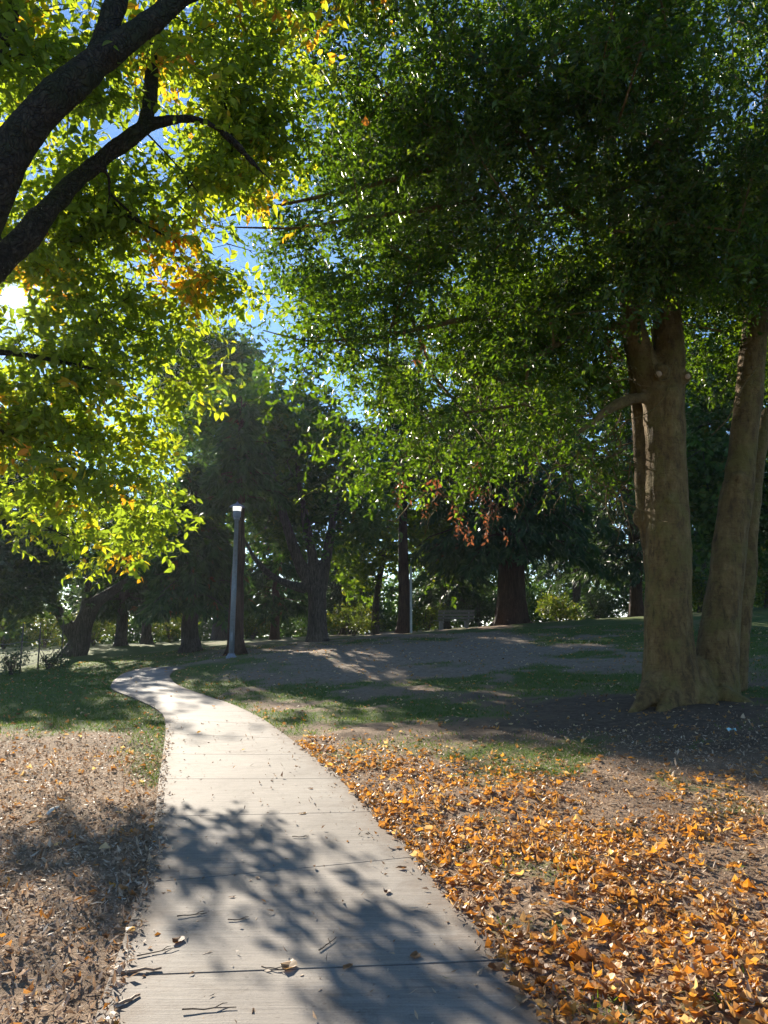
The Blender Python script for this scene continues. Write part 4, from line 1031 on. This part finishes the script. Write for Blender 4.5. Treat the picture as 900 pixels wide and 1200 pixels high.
conifer('cedar_tree', 'round dark cedar with flared trunk and low skirt, left of the lamp post', 229, 30, 7.0, 2.5, 1.5, .36, 201, B_grey, nb=130, blades=80, brown=.03, droop=.55)
conifer('redwood_tree', 'tree with a straight reddish trunk right behind the lamp post', 281, 27.5, 9.0, 1.7, 5.2, .31, 202, B_red, nb=60, blades=40)
conifer('redwood_tree', 'massive tapering red-brown trunk with drooping boughs, right of the bench', 597, 38, 19, 5.2, 2.6, .72, 203, B_red, nb=240, blades=90, droop=.6, bl=.65, bw=.2)
conifer('redwood_tree', 'dark red trunk under black-green boughs, left of the big evergreen', 740, 42, 15, 4.6, 1.8, .36, 204, B_red, M_dark, nb=190, blades=70)
conifer('redwood_tree', 'slim reddish trunk beside the thin steel post, left of the bench', 472, 36, 13, 2.6, 6.6, .3, 205, B_red, nb=90, blades=50)
conifer('fir_tree', 'distant fir with drooping boughs seen between the lamp post and the wide maple', 325, 44, 12, 2.8, 1.2, .26, 206, B_red, nb=140, blades=50, brown=.02)
conifer('fir_tree', 'small dark fir, the left one of the far pair left of the round cedar', 150, 42, 8, 2.6, 1.6, .32, 207, B_grey, M_dark, nb=110, blades=50)
conifer('fir_tree', 'small dark fir, the right one of the far pair left of the round cedar', 179, 45, 9, 2.4, 1.8, .3, 208, B_grey, M_dark, nb=110, blades=50)
conifer('fir_tree', 'far dark fir directly behind the bench', 520, 47, 13, 3.4, 1.0, .3, 209, B_grey, M_dark, nb=150, blades=55)
conifer('fir_tree', 'far dark fir between the two red trunks right of the bench', 672, 52, 15, 3.6, 2.6, .3, 210, B_grey, M_dark, nb=150, blades=55)
conifer('fir_tree', 'far dark fir in the gap between the twin trunks of the big evergreen', 818, 46, 14, 3.8, 2.6, .3, 211, B_grey, M_dark, nb=150, blades=55)
conifer('fir_tree', 'low far fir behind the trunk of the wide maple', 405, 50, 5.5, 2.6, .8, .3, 212, B_grey, M_dark, nb=150, blades=55)

# shrubs along the far edge
def shrub(label, px, Yd, w, h, n, seed, mat=None, group='shrubs along the far edge of the park', L=.16):
    mat = mat or M_shrub
    r = np.random.default_rng(seed); base = base_of(px, Yd); root = empty('shrub', base, label, 'shrub', group)
    tubes = []
    for k in range(9):
        a = r.uniform(0, 2*PI); e = base+np.array([math.cos(a)*w*.35*r.uniform(.3, 1), math.sin(a)*w*.3, h*r.uniform(.6, .95)])
        s = np.linspace(0, 1, 5)[:, None]; P = (base+[0, 0, -.05])*(1-s)+e*s+r.normal(0, .05, (5, 3)); tubes.append((P, np.linspace(.03, .008, 5)))
    obj('stems', tubes_mesh('stems', tubes, [B_grey], 5), root, base)
    ells = [(base[0], base[1], base[2]+h*.5, w*.42, w*.35, h*.42)]+[(base[0]+r.uniform(-.4, .4)*w, base[1]+r.uniform(-.25, .25)*w, base[2]+h*r.uniform(.2, .75), w*.2, w*.2, h*.24) for _ in range(7)]
    c = in_ells(ells, n//6, r, .2); c = c[(fbm(c*1.6, seed, 2) > .38) & (c[:, 2] > base[2]+.03)]
    Ax = unit(r.normal(size=c.shape)+[0, 0, .4]); P, D, Nn, LL, WW = sprays(c, Ax, r.uniform(.2, .5, len(c)), 6, r, L, .6, .2)
    obj('foliage', leaves_mesh('foliage', [(P, D, Nn, LL, WW, .2, 0, 'quad', r.beta(2, 2, len(P)), 0)], [mat]), root, base)
SH = [('yellow-green shrub under the leaning forked tree', 118, 46, 3.4, 2.9, 3200), ('pale shrub between the far fir pair and the round cedar', 205, 47, 2.8, 2.2, 2400),
      ('sunlit shrub at the far left beyond the wire fence', 15, 44, 3.2, 2.8, 3000), ('olive shrub beyond the wire fence, beside the forked trunk', 62, 45, 2.6, 2.4, 2600),
      ('low pale shrub to the right of the lamp post in the distance', 300, 50, 3.4, 2.0, 2600), ('grey-green shrub right of the wide maple trunk', 415, 42, 3.0, 1.8, 2600),
      ('feathery pale bush right of the massive red trunk', 650, 44, 2.8, 1.5, 2400), ('light green bush left of the dark red trunk', 695, 46, 2.6, 1.7, 2200),
      ('sunlit yellow-green bush right of the leaning trunk at the right edge', 890, 36, 3.4, 3.4, 4200), ('sunlit bush seen between the twin trunks', 818, 38, 1.6, 2.4, 1600),
      ('dark bush behind the bench', 560, 45, 3.4, 2.2, 2600), ('pale bush behind the left end of the bench', 500, 43, 2.2, 1.6, 1800)]
for i, (lab, px, Yd, w, h, n) in enumerate(SH): shrub(lab, px, Yd, w, h, n, 300+i, M_dark if 'dark' in lab else None)
shrub('small dark bush inside the wire fence, the left one', 27, 27.5, 1.1, .85, 900, 340, M_dark, 'small bushes by the wire fence', .1)
shrub('small dark bush at the right end of the wire fence', 68, 29.5, 1.2, .8, 900, 341, M_dark, 'small bushes by the wire fence', .1)

# the far wood that closes the view, one mass beyond the shrubs
rw = np.random.default_rng(400)
fx = np.arange(-42, 46, 1.5); E_ = []
for x_ in fx:
    y_ = 58+rw.uniform(-3, 6); h_ = rw.uniform(3.2, 6.0)+2.5*fbm(np.array([[x_*.15, 3.0]]), 77, 2)[0]
    g_ = float(ground(x_, y_)); E_.append((x_, y_, g_+h_*.5, 1.7, 1.5, h_*.55))
for x_ in np.arange(-40, 44, 1.3):
    y_ = 55+rw.uniform(-1, 2); E_.append((x_, y_, float(ground(x_, y_))+.8, 1.4, 1.0, rw.uniform(.8, 1.9)))
c_ = in_ells(E_, 34000, rw, .3); c_ = c_[fbm(c_*.55, 78, 3) > .36]
P, D, Nn, LL, WW = sprays(c_, unit(rw.normal(size=c_.shape)), rw.uniform(.4, .9, len(c_)), 5, rw, .34, .6, .3)
tag(obj('far_wood', leaves_mesh('far_wood', [(P, D, Nn, LL, WW, .2, 0, 'quad', rw.beta(2, 2.2, len(P)), 0)], [M_maple])), 'far-off mass of trees closing the view behind the trunks', kind='stuff')

# ------------------------------------------------------------------ street lamp
M_steel = plain('painted_blue_grey_steel', (.20, .23, .28), .45, .25, .15)
def lamp():
    base = at(271, 770, 24.0); base[2] = float(ground(base[0], base[1]))
    root = empty('street_lamp', base, 'slim blue-grey park lamp post with a white lantern under a wide conical cap', 'street lamp')
    H = at(279, 609, 24)[2]-base[2]                       # top of the pole
    lean = (at(279, 612, 24)[0]-base[0])/H*.55
    root.rotation_euler = (0, math.atan(lean), 0)
    b = MB(); b.lathe([(.16, -.05), (.16, .03), (.12, .06), (.1, .12)], k=20); fl = obj('base_flange', b.mesh('base_flange', [M_steel]), root)
    for k in range(4):
        a = PI/4+k*PI/2; b = MB(); b.lathe([(.016, .03), (.016, .06), (.01, .075)], (.135*math.cos(a), .135*math.sin(a), 0), 6); obj('bolt', b.mesh('bolt', [M_steel], False), fl)
    b = MB(); b.box((0, -.083, .62), (.07, .02, .26), bev=.008); obj('access_door', b.mesh('access_door', [M_steel], False), root)
    b = MB(); b.lathe([(.082, .1), (.076, H*.5), (.062, H-.02), (.09, H-.01), (.095, H+.04), (.07, H+.07)], k=20); obj('pole', b.mesh('pole', [M_steel]), root)
    b = MB(); z = 0.0; top = (0, 0, H+.05)
    b.lathe([(.075, z), (.165, z+.03), (.18, z+.06), (.195, z+.36), (.205, z+.385)], k=28)
    for k in range(14):
        a = k*2*PI/14; b.box((.187*math.cos(a), .187*math.sin(a), z+.21), (.022, .02, .28), rotz(a), bev=.004)
    obj('lantern_housing', b.mesh('lantern_housing', [M_steel], False), root)
    g, nt, out = newmat('lit_white_glass')
    p = N_(nt, 'ShaderNodeBsdfPrincipled', Roughness=.25); nn = noise(nt, 8, 3)
    nt.links.new(ramp(nt, nn, [(.3, (.85, .82, .78)), (.7, (.95, .94, .92))]), p.inputs['Base Color'])
    p.inputs['Emission Color'].default_value = (1, .97, .9, 1); p.inputs['Emission Strength'].default_value = .35
    nt.links.new(p.outputs[0], out.inputs['Surface'])
    b = MB(); b.lathe([(.17, z+.386), (.2, z+.4), (.215, z+.6), (.21, z+.64), (.17, z+.645)], k=28); obj('glass', b.mesh('glass', [g]), root)
    b = MB(); b.lathe([(.2, z+.646), (.38, z+.60), (.385, z+.615), (.30, z+.70), (.16, z+.77), (.09, z+.80), (.06, z+.83)], k=28); c = obj('cap', b.mesh('cap', [M_steel]), root)
    b = MB(); b.lathe([(.05, z+.83), (.055, z+.86), (.03, z+.9), (.008, z+.95)], k=14); obj('finial', b.mesh('finial', [M_steel]), c)
    for ch in root.children_recursive:
        if ch.name.split('.')[0] in ('lantern_housing', 'glass', 'cap', 'finial'):
            for v in ch.data.vertices: v.co = Vector((v.co.x*.62, v.co.y*.62, H+.05+v.co.z*.56))
lamp()

# thin steel post near the bench
base = base_of(481, 35.5); root = base
b = MB(); H = at(481, 664, 35.5)[2]-base[2]; b.lathe([(.055, -.1), (.055, .0), (.05, H), (.04, H+.03)], k=12)
o = obj('steel_post', b.mesh('steel_post', [plain('galvanised_steel', (.36, .38, .37), .5, .4)])); o.location = base
tag(o, 'thin pale steel post standing beside the slim reddish trunk', 'post')

# ------------------------------------------------------------------ bench
def bench():
    base = at(536, 738, 40); base[2] = float(ground(base[0], base[1]))
    root = empty('park_bench', base, 'weathered grey slatted park bench in the shade left of the massive red trunk', 'bench', rz=R(-28))
    wood = plain('weathered_wood', (.16, .155, .135), .7, 0, .3, 20); iron = plain('grey_concrete_leg', (.26, .26, .26), .8)
    b = MB()
    for y in (-.62, -.47, -.32): b.box((0, y, .45), (1.95, .13, .045), bev=.01)
    obj('seat', b.mesh('seat', [wood], False), root)
    b = MB(); tilt = R(-14); c, s = math.cos(tilt), math.sin(tilt); rx = np.array([[1, 0, 0], [0, c, -s], [0, s, c]])
    for k in range(3): b.box((0, -.2+.045*k, .58+.17*k), (1.95, .04, .125), rx, bev=.01)
    obj('backrest', b.mesh('backrest', [wood], False), root)
    for sx in (-.68, .68):
        b = MB(); b.box((sx, -.47, .2), (.08, .4, .45), bev=.015); b.box((sx, -.16, .66), (.06, .05, .62), rx, bev=.01); b.box((sx, -.3, .36), (.06, .34, .07), bev=.01)
        obj('leg', b.mesh('leg', [iron], False), root)
bench()

# ------------------------------------------------------------------ wire fence
def fence():
    pts = [(6, 28), (36, 28.6), (56, 29.6), (82, 30.5)]
    bs = [base_of(*p) for p in pts]; base = bs[0]
    root = empty('wire_fence', base, 'low fence of thin stakes and wire on the shaded lawn at the far left', 'fence')
    for q in bs:
        b = MB(); p = q-base; b.tube(np.array([p+[0, 0, -.1], p+[.01, 0, .8], p+[.02, 0, 1.75]]), [.03, .028, .026], 8); obj('post', b.mesh('post', [plain('dark_stake', (.07, .065, .055), .8)]), root)
    b = MB()
    for hgt in (.3, .7, 1.1):
        for i in range(3):
            s = np.linspace(0, 1, 7)[:, None]; P = (bs[i]-base)*(1-s)+(bs[i+1]-base)*s; P[:, 2] += hgt-.06*(4*s*(1-s))[:, 0]
            b.tube(P, .006, 5)
    obj('wire', b.mesh('wire', [M_steel]), root)
fence()
p = at(427, 140, 7.6)
put_leaf(p, (.1, 0, -1), (.3, -1, .2), .11, 'single yellow leaf hanging in front of the dark evergreen crown', None, 4, 'hanging_leaf')

# ------------------------------------------------------------------ sky, sun
w = bpy.data.worlds.new('World'); S.world = w; w.use_nodes = True
nt = w.node_tree; bg = nt.nodes['Background']
sky = nt.nodes.new('ShaderNodeTexSky'); sky.sky_type = 'NISHITA'; sky.sun_disc = False
sky.sun_elevation = SUN_EL; sky.sun_rotation = SUN_AZ
sky.air_density = 0.9; sky.dust_density = 0.0; sky.ozone_density = 4.0
nt.links.new(sky.outputs[0], bg.inputs['Color']); bg.inputs['Strength'].default_value = 0.062
# the sun's own bright disc and the aureole of scattered light round it
tc = nt.nodes.new('ShaderNodeTexCoord'); dp = nt.nodes.new('ShaderNodeVectorMath'); dp.operation = 'DOT_PRODUCT'
dp.inputs[1].default_value = tuple(SUN); nt.links.new(tc.outputs['Generated'], dp.inputs[0])
ang = math_(nt, 'ARCCOSINE', math_(nt, 'MINIMUM', dp.outputs['Value'], 1.0))
disc = math_(nt, 'LESS_THAN', ang, R(.55))
halo = math_(nt, 'POWER', 2.718, math_(nt, 'MULTIPLY', ang, -1/R(2.2)))
bg2 = nt.nodes.new('ShaderNodeBackground'); bg2.inputs['Color'].default_value = (1, .95, .85, 1)
nt.links.new(math_(nt, 'ADD', math_(nt, 'MULTIPLY', disc, 40.0), math_(nt, 'MULTIPLY', halo, .3)), bg2.inputs['Strength'])
ad = nt.nodes.new('ShaderNodeAddShader'); nt.links.new(bg.outputs[0], ad.inputs[0]); nt.links.new(bg2.outputs[0], ad.inputs[1])
nt.links.new(ad.outputs[0], nt.nodes['World Output'].inputs['Surface'])
L = bpy.data.lights.new('sun', 'SUN'); L.energy = 4.0; L.angle = R(.55); L.color = (1, .90, .75)
so = bpy.data.objects.new('sun', L); COL.objects.link(so)
so.rotation_euler = Vector(-SUN).to_track_quat('-Z', 'Y').to_euler()

vs = S.view_settings; vs.view_transform = 'Standard'; vs.look = 'None'; vs.gamma = 1; vs.use_curve_mapping = False; vs.exposure = 1.85
c = S.cycles
c.max_bounces = 7; c.diffuse_bounces = 4; c.glossy_bounces = 2; c.transmission_bounces = 5; c.transparent_max_bounces = 4; c.volume_bounces = 1
c.caustics_reflective = False; c.caustics_refractive = False; c.sample_clamp_indirect = 6.0
c.use_denoising = True
try: c.denoiser = 'OPENIMAGEDENOISE'
except Exception: pass

# ------------------------------------------------------------------ haze
hm, nt, out = newmat('thin_sunlit_haze')
pv = nt.nodes.new('ShaderNodeVolumePrincipled'); pv.inputs['Color'].default_value = (.86, .93, 1, 1); pv.inputs['Density'].default_value = 0.0003
pv.inputs['Anisotropy'].default_value = .5
nt.links.new(pv.outputs[0], out.inputs['Volume'])
b = MB(); b.box((0, 950, 3.0), (3800, 3300, 42))
tag(obj('haze', b.mesh('haze', [hm], False)), 'thin sunlit haze between the trees', kind='stuff')
